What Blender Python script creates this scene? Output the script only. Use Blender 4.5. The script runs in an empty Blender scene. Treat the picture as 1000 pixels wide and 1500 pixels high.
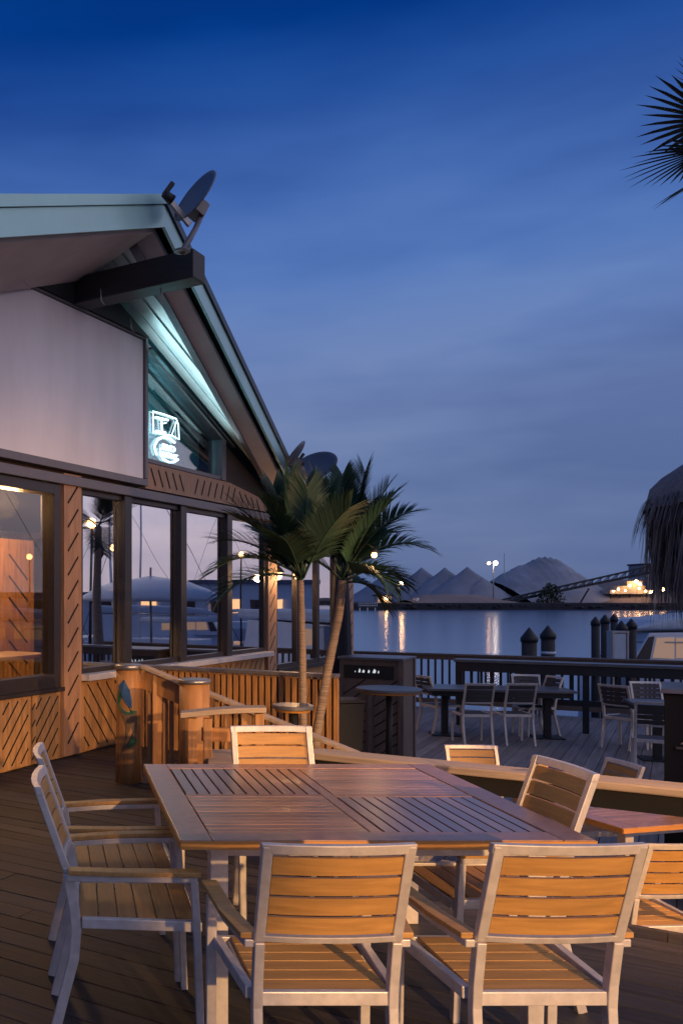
import bpy, bmesh, math, random
from mathutils import Vector, Matrix
random.seed(7)
SC = bpy.context.scene
COL = SC.collection
F, CX, HY, H = 1320.0, 95.0, 875.0, 1.57
LZ = -0.55                      # lower deck level
WZ = -1.9                       # water level
def P(u, v, Y): return Vector(((u-CX)/F*Y, Y, H-(v-HY)/F*Y))
A = Vector((.825, -.565, 0)); B = Vector((.565, .825, 0))
def G(pa, pb, z=0.0): return A*pa + B*pb + Vector((0, 0, z))
ANG = math.atan2(-.565, .825)

# ------------------------------------------------------------ materials
def new_mat(name):
    m = bpy.data.materials.new(name); m.use_nodes = True
    nt = m.node_tree; b = nt.nodes['Principled BSDF']
    return m, nt, b
def N(nt, t, **k):
    n = nt.nodes.new(t)
    for a, v in k.items():
        if a in n.inputs.keys(): n.inputs[a].default_value = v
        else: setattr(n, a, v)
    return n
def ramp(nt, fac, stops):
    r = nt.nodes.new('ShaderNodeValToRGB'); e = r.color_ramp.elements
    while len(e) < len(stops): e.new(.5)
    for q, (p, c) in zip(e, stops): q.position = p; q.color = (*c, 1)
    nt.links.new(fac, r.inputs[0]); return r
def mat(name, col, rough=.6, metal=0, var=.25, scale=6, bump=.1, stretch=(1, 1, 1), island=0.0, spec=.5, coat=0):
    m, nt, b = new_mat(name); L = nt.links.new
    tc = N(nt, 'ShaderNodeTexCoord'); mp = N(nt, 'ShaderNodeMapping'); mp.inputs['Scale'].default_value = stretch
    L(tc.outputs['Object'], mp.inputs[0])
    no = N(nt, 'ShaderNodeTexNoise', Scale=scale, Detail=6.0, Roughness=.6)
    src = mp.outputs[0]
    if island:
        ge = N(nt, 'ShaderNodeNewGeometry'); ad = N(nt, 'ShaderNodeVectorMath', operation='ADD')
        mu = N(nt, 'ShaderNodeMath', operation='MULTIPLY'); mu.inputs[1].default_value = 37.0
        L(ge.outputs['Random Per Island'], mu.inputs[0]); oi = N(nt, 'ShaderNodeObjectInfo'); sm_ = N(nt, 'ShaderNodeMath', operation='MULTIPLY_ADD'); sm_.inputs[1].default_value = 91.0; L(oi.outputs['Random'], sm_.inputs[0]); L(mu.outputs[0], sm_.inputs[2])
        L(mp.outputs[0], ad.inputs[0]); L(sm_.outputs[0], ad.inputs[1])
        src = ad.outputs[0]
    L(src, no.inputs['Vector'])
    lo = tuple(c*(1-var) for c in col); hi = tuple(min(1, c*(1+var)) for c in col)
    r = ramp(nt, no.outputs[0], [(.3, lo), (.7, hi)])
    out = r.outputs[0]
    if island:
        mx = N(nt, 'ShaderNodeMix', data_type='RGBA', blend_type='MULTIPLY'); mx.inputs[0].default_value = 1
        mr = N(nt, 'ShaderNodeMapRange'); mr.inputs[3].default_value = 1-island; mr.inputs[4].default_value = 1+island
        L(ge.outputs['Random Per Island'], mr.inputs[0]); L(out, mx.inputs[6]); L(mr.outputs[0], mx.inputs[7]); out = mx.outputs[2]
    L(out, b.inputs['Base Color'])
    rr = N(nt, 'ShaderNodeMapRange'); rr.inputs[3].default_value = max(.03, rough-.1); rr.inputs[4].default_value = min(1, rough+.12)
    L(no.outputs[0], rr.inputs[0]); L(rr.outputs[0], b.inputs['Roughness'])
    b.inputs['Metallic'].default_value = metal; b.inputs['Specular IOR Level'].default_value = spec
    if coat: b.inputs['Coat Weight'].default_value = coat; b.inputs['Coat Roughness'].default_value = .30
    if bump:
        bp = N(nt, 'ShaderNodeBump', Strength=bump, Distance=.01); L(no.outputs[0], bp.inputs['Height']); L(bp.outputs[0], b.inputs['Normal'])
    return m
def emis(name, col, s):
    m, nt, b = new_mat(name); b.inputs['Base Color'].default_value = (.1, .1, .1, 1)
    b.inputs['Emission Color'].default_value = (*col, 1); b.inputs['Emission Strength'].default_value = s
    return m
M = {}
M['alu'] = mat('brushed_silver_frame', (.62, .56, .53), .42, .3, .14, 22, .05, island=.06)
M['teak'] = mat('amber_teak_slats', (.48, .25, .075), .5, 0, .2, 4, .12, (1, 14, 14), .12)
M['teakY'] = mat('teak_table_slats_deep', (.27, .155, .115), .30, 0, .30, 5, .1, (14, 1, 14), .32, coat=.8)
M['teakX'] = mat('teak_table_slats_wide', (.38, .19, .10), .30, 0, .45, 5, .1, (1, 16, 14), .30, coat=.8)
M['teakB'] = mat('teak_table_border', (.33, .17, .11), .36, 0, .3, 6, .1, (4, 4, 4), .15, coat=.45)
M['edge'] = mat('lit_orange_teak', (.55, .24, .05), .5, 0, .15, 8, .1, (1, 8, 8))  # warm lamplight on the table edge put into the saturated orange
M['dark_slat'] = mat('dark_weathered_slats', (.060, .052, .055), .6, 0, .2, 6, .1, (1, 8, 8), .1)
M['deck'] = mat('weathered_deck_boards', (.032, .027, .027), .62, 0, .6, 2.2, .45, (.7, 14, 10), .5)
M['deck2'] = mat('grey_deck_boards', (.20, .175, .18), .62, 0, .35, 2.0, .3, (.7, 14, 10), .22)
M['under'] = mat('near_black_matte', (.012, .011, .011), .9)  # near-black standing in for shade under the decks; plain dark finish elsewhere
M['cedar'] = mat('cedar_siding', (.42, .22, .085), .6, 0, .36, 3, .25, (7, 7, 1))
M['cedar2'] = mat('cedar_trim_board', (.36, .20, .12), .6, 0, .22, 3, .15, (7, 7, 1))
M['groove'] = mat('siding_groove', (.012, .008, .006), .9, bump=0)
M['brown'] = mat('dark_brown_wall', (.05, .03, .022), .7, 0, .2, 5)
M['fence'] = mat('fence_slat_wood', (.38, .19, .075), .6, 0, .3, 4, .2, (10, 10, 1), .25)
M['rail'] = mat('handrail_wood', (.40, .30, .22), .5, 0, .25, 3, .15, (1, 12, 12), .1)
M['log'] = mat('round_post_wood', (.42, .20, .07), .55, 0, .25, 4, .2, (8, 8, 1))
M['cap'] = mat('grey_metal_cap', (.30, .29, .30), .35, .7, .15, 12, .03)
M['frame'] = mat('bronze_window_frame', (.045, .038, .040), .4, .4, .15, 20, .03)
M['frame2'] = mat('grey_trim_metal', (.16, .145, .16), .45, .3, .12, 10, .03)
M['sill'] = mat('pale_sill', (.55, .52, .53), .5, 0, .08, 8)
M['sign'] = mat('blank_board_face', (.84, .78, .80), .65, 0, .13, 1.1, .04, (1.3, 1, .35))
M['fascia'] = mat('turquoise_metal_fascia', (.36, .60, .60), .38, .25, .10, 1.5, .03)
M['fascia_dark'] = mat('dark_metal_drip_edge', (.02, .035, .05), .4, .4, .1)
M['soffit'] = mat('beige_soffit_board', (.46, .40, .39), .7, 0, .15, 2, .05)
M['corr'] = mat('corrugated_metal_ceiling', (.48, .62, .64), .4, .3, .10, 2, .03)
M['beam'] = mat('dark_painted_beam', (.016, .017, .022), .55, 0, .3, 4, .15, (4, 1, 4))
M['bark'] = mat('slender_palm_bark', (.30, .22, .16), .8, 0, .4, 3, .9, (2, 2, 26))
M['leaf'] = mat('palm_leaf_green', (.026, .066, .036), .45, 0, .45, 5, .1, island=.4)
M['leafd'] = mat('dark_palm_leaf', (.018, .030, .022), .5, 0, .4, 5, .1, island=.3)
M['thatch'] = mat('dry_palm_thatch', (.10, .10, .115), .8, 0, .5, 4, .4, (16, 16, 1), .5)
M['cabin'] = mat('weathered_cabinet_wood', (.13, .095, .08), .65, 0, .25, 3, .2, (8, 8, 1))
M['black'] = mat('matt_black', (.012, .012, .014), .55, bump=0)
M['darktop'] = mat('dark_grey_tabletop', (.13, .13, .145), .35, .2, .12, 8, .03)
M['navy'] = mat('navy_canvas', (.012, .014, .028), .8, 0, .25, 6, .2)
M['dish'] = mat('grey_dish_paint', (.12, .135, .17), .45, .2, .08, 10, .02)
M['pile'] = mat('tarred_piling', (.035, .03, .03), .75, 0, .4, 3, .4, (8, 8, 1))
M['boat'] = mat('white_gelcoat', (.62, .65, .70), .3, 0, .05, 3, .0)
M['canvas'] = mat('pale_blue_canvas', (.45, .52, .60), .7, 0, .12, 4, .1)
M['stone'] = mat('slate_grey_sheet_roof', (.11, .13, .19), .8, 0, .12, .2, .0)
M['gravel'] = mat('hazed_grey_aggregate', (.26, .28, .33), .95, 0, .22, .12, .5)  # cool tint of far haze mixed into the grey
M['sand'] = mat('brown_aggregate', (.20, .165, .165), .95, 0, .25, .1, .5)
M['quay'] = mat('dark_quay_wall', (.02, .022, .03), .9, 0, .3, .1, .1)
M['steel'] = mat('dark_steel', (.025, .03, .04), .6, .4, .1, 1, 0)
M['shrub'] = mat('dark_shrub_leaf', (.03, .045, .025), .7, 0, .4, 3, .2, island=.4)
M['blue'] = mat('painted_blue_feather', (.04, .11, .26), .5, 0, .2, 20)
M['green'] = mat('painted_green_feather', (.03, .13, .06), .5, 0, .2, 20)
M['tan'] = mat('painted_tan_belly', (.17, .10, .055), .6, 0, .2, 20)
M['cream'] = mat('cream_wall_paint', (.5, .42, .33), .7, 0, .08, 3)
M['brass'] = mat('brass_fitting', (.75, .5, .22), .35, .6, .1, 20)
M['neon'] = emis('white_blue_neon', (.62, .9, 1), 2.6)
M['warmbulb'] = emis('warm_bulb', (1, .55, .2), 13)
M['coolbulb'] = emis('cool_bulb', (.8, 1, .98), 30)
M['farlamp'] = emis('far_lamp_glow', (1, .55, .24), 34)
M['farwhite'] = emis('far_white_lamp', (1, .80, .62), 22)
M['litwin'] = emis('lit_window', (1, .55, .25), 1.5)
M['mark'] = emis('glowing_white_marks', (.75, .82, .9), .8)  # white cabinet lettering given its own glow, no lamp behind it
def glass(name, refl, tint, rough=.0):
    m = bpy.data.materials.new(name); m.use_nodes = True; nt = m.node_tree; nt.nodes.clear(); L = nt.links.new
    o = N(nt, 'ShaderNodeOutputMaterial'); mx = N(nt, 'ShaderNodeMixShader'); g = N(nt, 'ShaderNodeBsdfGlossy'); t = N(nt, 'ShaderNodeBsdfTransparent')
    g.inputs['Roughness'].default_value = rough; g.inputs['Color'].default_value = (.95, .95, .97, 1)
    t.inputs['Color'].default_value = (*tint, 1)
    lw = N(nt, 'ShaderNodeLayerWeight', Blend=.5); mr = N(nt, 'ShaderNodeMapRange'); mr.inputs[3].default_value = refl; mr.inputs[4].default_value = 1
    pw = N(nt, 'ShaderNodeMath', operation='POWER'); pw.inputs[1].default_value = 3.0; L(lw.outputs['Facing'], pw.inputs[0]); L(pw.outputs[0], mr.inputs[0]); L(mr.outputs[0], mx.inputs[0]); L(t.outputs[0], mx.inputs[1]); L(g.outputs[0], mx.inputs[2]); L(mx.outputs[0], o.inputs[0])
    no = N(nt, 'ShaderNodeTexNoise', Scale=.9, Detail=1.0); bp = N(nt, 'ShaderNodeBump', Strength=.12, Distance=.02)
    L(no.outputs[0], bp.inputs['Height']); L(bp.outputs[0], g.inputs['Normal'])
    return m
M['glass'] = glass('reflective_window_glass', .60, (.7, .72, .75))
M['glass3'] = glass('gable_window_glass', .07, (.9, .95, .95))
M['glass2'] = glass('clearer_window_glass', .05, (.85, .82, .78))

# ------------------------------------------------------------ mesh builder
class MB:
    def __init__(s): s.bm = bmesh.new(); s.mi = 0
    def face(s, vs, smooth=False):
        try: f = s.bm.faces.new(vs)
        except ValueError: return
        f.material_index = s.mi; f.smooth = smooth; return f
    def hexa(s, p):   # 8 points: bottom 4 ccw, top 4 ccw
        v = [s.bm.verts.new(q) for q in p]
        for f in ((3, 2, 1, 0), (4, 5, 6, 7), (0, 1, 5, 4), (1, 2, 6, 5), (2, 3, 7, 6), (3, 0, 4, 7)): s.face([v[i] for i in f])
        return s
    def box(s, x0, x1, y0, y1, z0, z1):
        return s.hexa([(x0, y0, z0), (x1, y0, z0), (x1, y1, z0), (x0, y1, z0), (x0, y0, z1), (x1, y0, z1), (x1, y1, z1), (x0, y1, z1)])
    def beam(s, p, q, w, h, up=(0, 0, 1)):
        p = Vector(p); q = Vector(q); d = (q-p).normalized(); up = Vector(up)
        sd = d.cross(up)
        if sd.length < 1e-4: sd = d.cross(Vector((0, 1, 0)))
        sd.normalize(); u = sd.cross(d).normalized(); a = sd*w/2; c = u*h/2
        return s.hexa([p-a-c, q-a-c, q+a-c, p+a-c, p-a+c, q-a+c, q+a+c, p+a+c])
    def tube(s, pts, rad, n=10, caps=True, squash=1.0):
        pts = [Vector(p) for p in pts]
        if not hasattr(rad, '__len__'): rad = [rad]*len(pts)
        rings = []; ref = None
        for i, p in enumerate(pts):
            d = (pts[min(i+1, len(pts)-1)]-pts[max(i-1, 0)]).normalized()
            if ref is None:
                ref = Vector((0, 0, 1)) if abs(d.z) < .9 else Vector((1, 0, 0))
            a = d.cross(ref).normalized(); b = a.cross(d).normalized(); ref = b
            rings.append([s.bm.verts.new(p+(a*math.cos(t)+b*math.sin(t)*squash)*rad[i]) for t in [2*math.pi*k/n for k in range(n)]])
        for r0, r1 in zip(rings, rings[1:]):
            for k in range(n): s.face([r0[k], r0[(k+1) % n], r1[(k+1) % n], r1[k]], True)
        if caps: s.face(rings[0][::-1]); s.face(rings[-1])
        return s
    def bar(s, pts, w, h, side):   # rectangular bar along a polyline; side: width direction
        side = Vector(side).normalized(); pts = [Vector(p) for p in pts]; rings = []
        for i, p in enumerate(pts):
            d = (pts[min(i+1, len(pts)-1)]-pts[max(i-1, 0)]).normalized(); u = side.cross(d).normalized()
            rings.append([s.bm.verts.new(p+side*w/2*a+u*h/2*b) for a, b in ((-1, -1), (1, -1), (1, 1), (-1, 1))])
        for r0, r1 in zip(rings, rings[1:]):
            for k in range(4): s.face([r0[k], r0[(k+1) % 4], r1[(k+1) % 4], r1[k]])
        s.face(rings[0][::-1]); s.face(rings[-1]); return s
    def lathe(s, prof, c=(0, 0, 0), n=24, smooth=True):
        rings = [[s.bm.verts.new((c[0]+r*math.cos(2*math.pi*k/n), c[1]+r*math.sin(2*math.pi*k/n), c[2]+z)) for k in range(n)] for r, z in prof]
        for r0, r1 in zip(rings, rings[1:]):
            for k in range(n): s.face([r0[k], r0[(k+1) % n], r1[(k+1) % n], r1[k]], smooth)
        s.face(rings[0][::-1]); s.face(rings[-1]); return s
    def prism(s, poly, off):       # polygon (3-D points) extruded by off
        off = Vector(off); a = [s.bm.verts.new(p) for p in poly]; b = [s.bm.verts.new(Vector(p)+off) for p in poly]
        s.face(a[::-1]); s.face(b); n = len(a)
        for i in range(n): s.face([a[i], a[(i+1) % n], b[(i+1) % n], b[i]])
        return s
    def build(s, name, mats, parent=None, bevel=0, loc=None, fix=True):
        if fix: bmesh.ops.recalc_face_normals(s.bm, faces=s.bm.faces[:])
        me = bpy.data.meshes.new(name); s.bm.to_mesh(me); s.bm.free()
        for m in (mats if isinstance(mats, (list, tuple)) else [mats]): me.materials.append(M[m] if isinstance(m, str) else m)
        o = bpy.data.objects.new(name, me); COL.objects.link(o)
        if parent: o.parent = parent
        if loc is not None: o.location = loc
        if bevel:
            b = o.modifiers.new('bevel', 'BEVEL'); b.width = bevel; b.segments = 2; b.limit_method = 'ANGLE'
        return o
def tag(o, label, cat, group=None):
    o['label'] = label; o['category'] = cat
    if group: o['group'] = group
    return o
def thing(name, label, cat, loc=(0, 0, 0), rz=0, group=None):
    o = bpy.data.objects.new(name, None); COL.objects.link(o); o.location = loc; o.rotation_euler = (0, 0, rz); o.empty_display_size = .1
    return tag(o, label, cat, group)
def struct(o, kind='structure'): o['kind'] = kind; return o
def copy_tree(o, parent=None):
    c = o.copy(); COL.objects.link(c); c.parent = parent
    for ch in list(o.children): copy_tree(ch, c)
    return c

# ------------------------------------------------------------ decks, water, far bank
mb = MB()
pb = -6.0
while pb < 8.25:
    w = .135
    e = 9.0 if pb < 5.0 else (-1.75 if pb < 6.7 else -3.6)
    a0 = -5.02 if pb > 2 else -9
    s = a0-random.random()*2.5
    while s < e:
        t = min(e, s+3.6)
        if t > a0:
            q0, q1 = max(s, a0), t-.004
            dz = random.uniform(-.0015, .0015)
            mb.hexa([G(q0, pb, -.03), G(q1, pb, -.03), G(q1, pb+w, -.03), G(q0, pb+w, -.03), G(q0, pb, dz), G(q1, pb, dz), G(q1, pb+w, dz), G(q0, pb+w, dz)])
        s += 3.6
    pb += .142
def rot_obj(o):
    """re-express a world mesh in a frame turned to the board direction, so grain runs along the boards"""
    o.data.transform(Matrix.Rotation(-ANG, 4, 'Z')); o.rotation_euler = (0, 0, ANG); return o
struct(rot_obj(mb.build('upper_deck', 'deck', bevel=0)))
mb = MB()
pa = -5.0
while pa < 16:
    st = 5.12 if pa > -1.75 else 6.78
    s = st
    while s < 18.3:
        t = min(18.3, s+4.2+random.random())
        dz = LZ+random.uniform(-.0015, .0015)
        mb.hexa([G(pa, s, LZ-.03), G(pa+.135, s, LZ-.03), G(pa+.135, t-.004, LZ-.03), G(pa, t-.004, LZ-.03), G(pa, s, dz), G(pa+.135, s, dz), G(pa+.135, t-.004, dz), G(pa, t-.004, dz)])
        s = t
    pa += .142
def rot_obj2(o):
    o.data.transform(Matrix.Rotation(-ANG-math.pi/2, 4, 'Z')); o.rotation_euler = (0, 0, ANG+math.pi/2); return o
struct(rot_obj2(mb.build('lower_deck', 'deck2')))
def gbox(mb, a0, a1, b0, b1, z0, z1):
    return mb.hexa([G(a0, b0, z0), G(a1, b0, z0), G(a1, b1, z0), G(a0, b1, z0), G(a0, b0, z1), G(a1, b0, z1), G(a1, b1, z1), G(a0, b1, z1)])
mb = MB()
gbox(mb, -9, 9, -6, 5.0, -.25, -.05); gbox(mb, -5, -1.77, 5.02, 6.7, -.25, -.05); gbox(mb, -5, -3.62, 6.72, 8.2, -.25, -.05)
gbox(mb, -5, 16, 5.2, 18.2, LZ-.3, LZ-.06)
struct(mb.build('deck_shade_slab', 'under'))  # solid dark slabs standing in for the shade below the board gaps
mb = MB()
gbox(mb, -1.70, 9, 5.085, 5.115, LZ, -.002); gbox(mb, -1.745, -1.715, 5.12, 6.7, -.25, -.003); gbox(mb, -5, 16, 18.31, 18.35, LZ-.5, LZ)
gbox(mb, -3.6, -1.745, 6.84, 6.87, LZ, -.004)
struct(mb.build('deck_fascia_boards', 'cabin'))
mb = MB()
for i in range(3): gbox(mb, -1.70+i*.3, -1.41+i*.3, 5.13, 6.75, -.17-.14*i-.04, -.14-.14*i)
struct(mb.build('deck_steps', 'deck2'))

def water_mat():
    m, nt, b = new_mat('dark_rippled_water'); L = nt.links.new
    b.inputs['Base Color'].default_value = (.11, .19, .33, 1); b.inputs['Roughness'].default_value = .15; b.inputs['IOR'].default_value = 1.33
    tc = N(nt, 'ShaderNodeTexCoord'); mp = N(nt, 'ShaderNodeMapping'); mp.inputs['Scale'].default_value = (.35, 1.0, 1)
    L(tc.outputs['Object'], mp.inputs[0])
    n1 = N(nt, 'ShaderNodeTexNoise', Scale=1.1, Detail=4.0); n2 = N(nt, 'ShaderNodeTexNoise', Scale=.12, Detail=3.0)
    L(mp.outputs[0], n1.inputs['Vector']); L(mp.outputs[0], n2.inputs['Vector'])
    b1 = N(nt, 'ShaderNodeBump', Strength=.16, Distance=.10); b2 = N(nt, 'ShaderNodeBump', Strength=.08, Distance=.3)
    L(n1.outputs[0], b1.inputs['Height']); L(n2.outputs[0], b2.inputs['Height']); L(b2.outputs[0], b1.inputs['Normal']); L(b1.outputs[0], b.inputs['Normal'])
    return m
M['water'] = water_mat()
mb = MB(); mb.box(-1500, 3000, -1500, 3000, WZ-.5, WZ); struct(mb.build('harbour_water', 'water'))
YB = 248
mb = MB()
mb.prism([(-300, YB, WZ-.3), (-300, YB, -.05), (-300, YB+6, .05), (-300, 2600, .8), (-300, 2600, WZ-.3)], (1600, 0, 0))
struct(mb.build('far_shore_ground', 'quay'))
# low uneven shore edge: rocks and fenders of the quay
mb = MB()
for i in range(130):
    x = 60+i*1.1+random.uniform(-.5, .5); r = random.uniform(.3, .9)
    mb.lathe([(r*.9, 0), (r, r*.25), (r*.6, r*.6), (.05, r*.75)], (x, YB-.3+random.random(), WZ+.7+random.uniform(-.2, .6)), 7, False)
struct(mb.build('quay_rocks', 'quay'), 'stuff')

# ------------------------------------------------------------ far industrial shore
def profile(name, pts, base, Y, depth, m, label, cat, group=None, parent=None, ridge=None):
    poly = [P(u, v, Y) for u, v in pts]
    poly = [P(pts[0][0], base, Y)]+poly+[P(pts[-1][0], base, Y)]
    mb = MB(); mb.prism(poly, (depth*.55, depth, 0)); o = mb.build(name, m, parent)
    return tag(o, label, cat, group) if label else o
M['heap'] = mat('hazed_blue_aggregate', (.19, .22, .29), .95, 0, .2, .15, .5)  # distance haze put into the bluish base colour
def cone_heap(u, v, Y, k, label, seed):
    rnd = random.Random(seed); c = P(u, 884, Y); h = P(u, v, Y).z-c.z; R_ = h*k*.86; n = 40; nz = 14
    mb = MB(); rings = []
    for j in range(nz+1):
        s_ = 1-j/nz; r = []
        for i in range(n):
            a = 2*math.pi*i/n; w = 1+.04*math.sin(3*a+seed)+rnd.uniform(-.015, .015)
            r.append(mb.bm.verts.new((max(.02, R_*s_*w)*math.cos(a), max(.02, R_*s_*w)*math.sin(a)*.8, h*(1-s_**.92)+(.0 if j in (0, nz) else rnd.uniform(-.06, .06)))))
        rings.append(r)
    for r0, r1 in zip(rings, rings[1:]):
        for i in range(n): mb.face([r0[i], r0[(i+1) % n], r1[(i+1) % n], r1[i]], True)
    mb.face(rings[-1]); o = mb.build('stone_heap', 'heap', None, loc=c); tag(o, label, 'stone heap', 'pointed stone heaps across the water')
cone_heap(579, 830, 300, 1.75, 'leftmost pointed blue-grey heap, partly behind the palm leaves', 1)
cone_heap(617, 831, 292, 1.6, 'second pointed heap from the left, right of the short warm lamp', 2)
cone_heap(651, 831, 286, 1.6, 'third pointed heap from the left in the row of four', 3)
cone_heap(684, 830, 280, 1.65, 'fourth pointed heap, next to the tall twin lamp mast', 4)
cone_heap(706, 846, 274, 1.5, 'small low heap right at the foot of the tall twin lamp mast', 5)
def mound(name, u0, u1, prof, Y, m, label, ry=14):
    """heap of loose material: height profile across, falling away front and back"""
    bm = bmesh.new(); nx, ny = 60, 26; V = []
    x0, x1 = P(u0, 880, Y).x, P(u1, 880, Y).x
    def hv(s):
        for (a, va), (b, vb) in zip(prof, prof[1:]):
            if a <= s <= b:
                k = (s-a)/(b-a); return va+(vb-va)*k
        return 886
    rnd = random.Random(3)
    for j in range(ny+1):
        r = []; y = -1+2*j/ny
        for i in range(nx+1):
            u = u0+(u1-u0)*i/nx; z = (HY+11-hv(u))/F*Y*max(0, 1-abs(y)**1.3)
            r.append(bm.verts.new((x0+(x1-x0)*i/nx, Y+y*ry, .0+z*(1+rnd.uniform(-.025, .025)))))
        V.append(r)
    for j in range(ny):
        for i in range(nx):
            f = bm.faces.new((V[j][i], V[j][i+1], V[j+1][i+1], V[j+1][i])); f.smooth = True
    me = bpy.data.meshes.new(name); bm.to_mesh(me); bm.free(); me.materials.append(M[m])
    o = bpy.data.objects.new(name, me); COL.objects.link(o); tag(o, label, 'gravel heap', 'heaps of loose stone across the water')
mound('gravel_heap', 722, 868, [(722, 856), (735, 845), (748, 838), (770, 829), (785, 822), (795, 819.5), (806, 820), (816, 825), (838, 842), (868, 864)], 285, 'gravel', 'tall rounded grey gravel heap behind the conveyor and the dark shrub', 24)
mound('gravel_heap', 842, 1090, [(842, 876), (862, 862), (885, 856), (930, 850), (1000, 845), (1090, 870)], 275, 'sand', 'low brown heap under the raised end of the conveyor truss', 15)
mound('gravel_heap', 592, 740, [(592, 882), (615, 875), (650, 873), (700, 875), (740, 882)], 262, 'sand', 'low brown bank of stone in front of the grey sheds', 8)
# conveyor
YC = 258
def far(name, f, m, label, cat, group=None):
    mb = MB(); f(mb); return tag(mb.build(name, m), label, cat, group)
cv = thing('conveyor_truss', 'long dark steel lattice conveyor rising to the right across the water', 'conveyor', P(735, 886, YC)); o0 = cv.location
b0, b1 = P(735, 884, YC)-o0, P(975, 835, YC)-o0
t0_, t1_ = b0+Vector((0, 0, .9)), b1+Vector((0, 0, 2.0))
mb = MB()
for dy in (0, 2.2):
    D = Vector((0, dy, 0)); mb.beam(b0+D, b1+D, .28, .28); mb.beam(t0_+D, t1_+D, .28, .28)
mb.build('chord', 'steel', cv)
mb = MB(); n = 20
for i in range(n):
    p, q = b0.lerp(b1, i/n), t0_.lerp(t1_, (i+1)/n)
    mb.beam(p, q, .16, .16); mb.beam(b0.lerp(b1, (i+1)/n), q, .16, .16)
    mb.beam(p+Vector((0, 2.2, 0)), q+Vector((0, 2.2, 0)), .16, .16)
mb.build('lattice', 'steel', cv)
mb = MB(); mb.beam(b0+Vector((0, 1.1, .3)), b1+Vector((0, 1.1, .3)), 1.6, .25); mb.build('belt', 'steel', cv)
mb = MB(); p = P(862, 862, YC)-o0; g = P(847, 887, YC)-o0
mb.beam(p, g, .35, .35); mb.beam(g+Vector((-5, 0, .6)), g+Vector((2, 0, .6)), .3, .4); mb.build('support_leg', 'steel', cv)
mb = MB(); mb.beam(b1+Vector((0, 1, -6)), b1+Vector((0, 1, 3)), .7, .7); mb.beam(b1+Vector((1.6, 1, 2.4)), b1+Vector((4.5, 1, -3.5)), .4, .4); mb.build('head_tower', 'steel', cv)
tw = thing('silo_tower', 'pale square silo tower behind the top of the conveyor', 'tower', P(963, 886, 280)); o0 = tw.location
mb = MB(); mb.box(-4.2, 4.2, 0, 8, 0, P(0, 824, 280).z); mb.build('wall', 'gravel', tw)
mb = MB(); z = P(0, 824, 280).z; mb.box(-4.5, 4.5, -.3, 8.3, z, z+.5); mb.build('roof', 'steel', tw)
# lamps across the water
def sphere(mb, c, r, n=12):
    pr = [(max(.001, r*math.sin(math.pi*k/8)), -r*math.cos(math.pi*k/8)) for k in range(9)]
    return mb.lathe(pr, c, n)
def mast(u, vtop, Y, heads, label, m='farlamp', arm=0, base=887, pr=.12):
    o = P(u, base, Y); t = thing('lamp_mast', label, 'lamp mast', o, 0, 'lamp masts across the water')
    zt = P(u, vtop, Y).z-o.z
    mb = MB(); mb.tube([(0, 0, 0), (0, 0, zt)], [pr*1.3, pr]); mb.build('pole', 'cap', t)
    for dx, dz, r, mm in heads:
        mb = MB(); mb.beam((0, 0, zt-.2), (dx*.999+.001, 0, zt+dz), .1, .1); mb.build('arm', 'steel', t)
        mb = MB(); sphere(mb, (dx, -.5, zt+dz), r); mb.build('lamp_head', mm, t)
    return t
mast(583, 856, 252, [(.8, .4, .55, 'farlamp')], 'short warm lamp mast before the leftmost sheds')
mast(722, 826, 262, [(.4, .2, .62, 'farwhite'), (-1.5, .2, .4, 'farlamp')], 'tall twin lamp mast between the sheds and the gravel heap')
mast(958, 866, 247, [(1.9, .5, .5, 'farlamp'), (-1.2, -.1, .35, 'farlamp')], 'leaning warm lamp mast at the water edge below the conveyor', base=905)
mb = MB(); p = P(738, 886, 280); mb.tube([p, P(738, 810, 280)], [.16, .07]); tag(mb.build('radio_antenna', 'cap'), 'thin bare antenna rod just right of the twin lamp mast', 'antenna')
# lit loading plant
lp = thing('loading_plant', 'brightly lit orange loading plant under the conveyor head', 'plant', P(925, 886, 262)); o0 = lp.location
mb = MB()
for u0, u1, v0, v1, d in ((893, 952, 864, 870, 5), (905, 945, 858, 864, 4), (918, 940, 851, 858, 3)):
    p0, p1 = P(u0, v1, 262)-o0, P(u1, v0, 262)-o0; mb.box(p0.x, p1.x, 0, d, p0.z, p1.z-.04)
mb.build('deck_house', 'cream', lp)
mb = MB()
for u in (897, 910, 925, 940, 950): p = P(u, 870, 262)-o0; mb.beam((p.x, 1, 0), (p.x, 1, p.z), .3, .3)
mb.build('leg', 'steel', lp)
for u, v, r in ((931, 852, .62), (937, 856, .5), (922, 858, .4), (905, 863, .38), (898, 866, .3), (945, 866, .42), (935, 862, .35), (915, 865, .3), (952, 868, .35)):
    mb = MB(); p = P(u, v, 260.6)-o0; sphere(mb, (p.x, p.y, p.z), r*.75); mb.build('flood_lamp', 'farlamp', lp)
# lit hut on the left
hut = thing('quay_hut', 'small warmly lit hut at the quay left of the short lamp mast', 'hut', P(566, 887, 255)); o0 = hut.location
mb = MB(); mb.box(-2.6, 1.4, 0, 3, 0, 2.7); mb.box(-1.2, 6, .5, 2.5, 0, .8); mb.build('wall', 'cream', hut)
mb = MB(); mb.box(-3, 1.8, -.5, 3.3, 2.7, 3.1); mb.build('roof', 'steel', hut)
mb = MB(); mb.box(-2.2, -.6, -.05, -.01, 1.3, 2.4); mb.build('window', 'litwin', hut)
mb = MB(); sphere(mb, (-.3, -.5, 1.9), .4); mb.build('wall_lamp', 'farlamp', hut)
tk = thing('water_tank', 'small pale tank on the quay right of the short lamp mast', 'tank', P(608, 887, 256))
mb = MB(); mb.lathe([(1.0, 0), (1.0, 2.0), (.7, 2.3)], (0, 0, 0), 16); mb.build('body', 'cap', tk)
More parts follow.
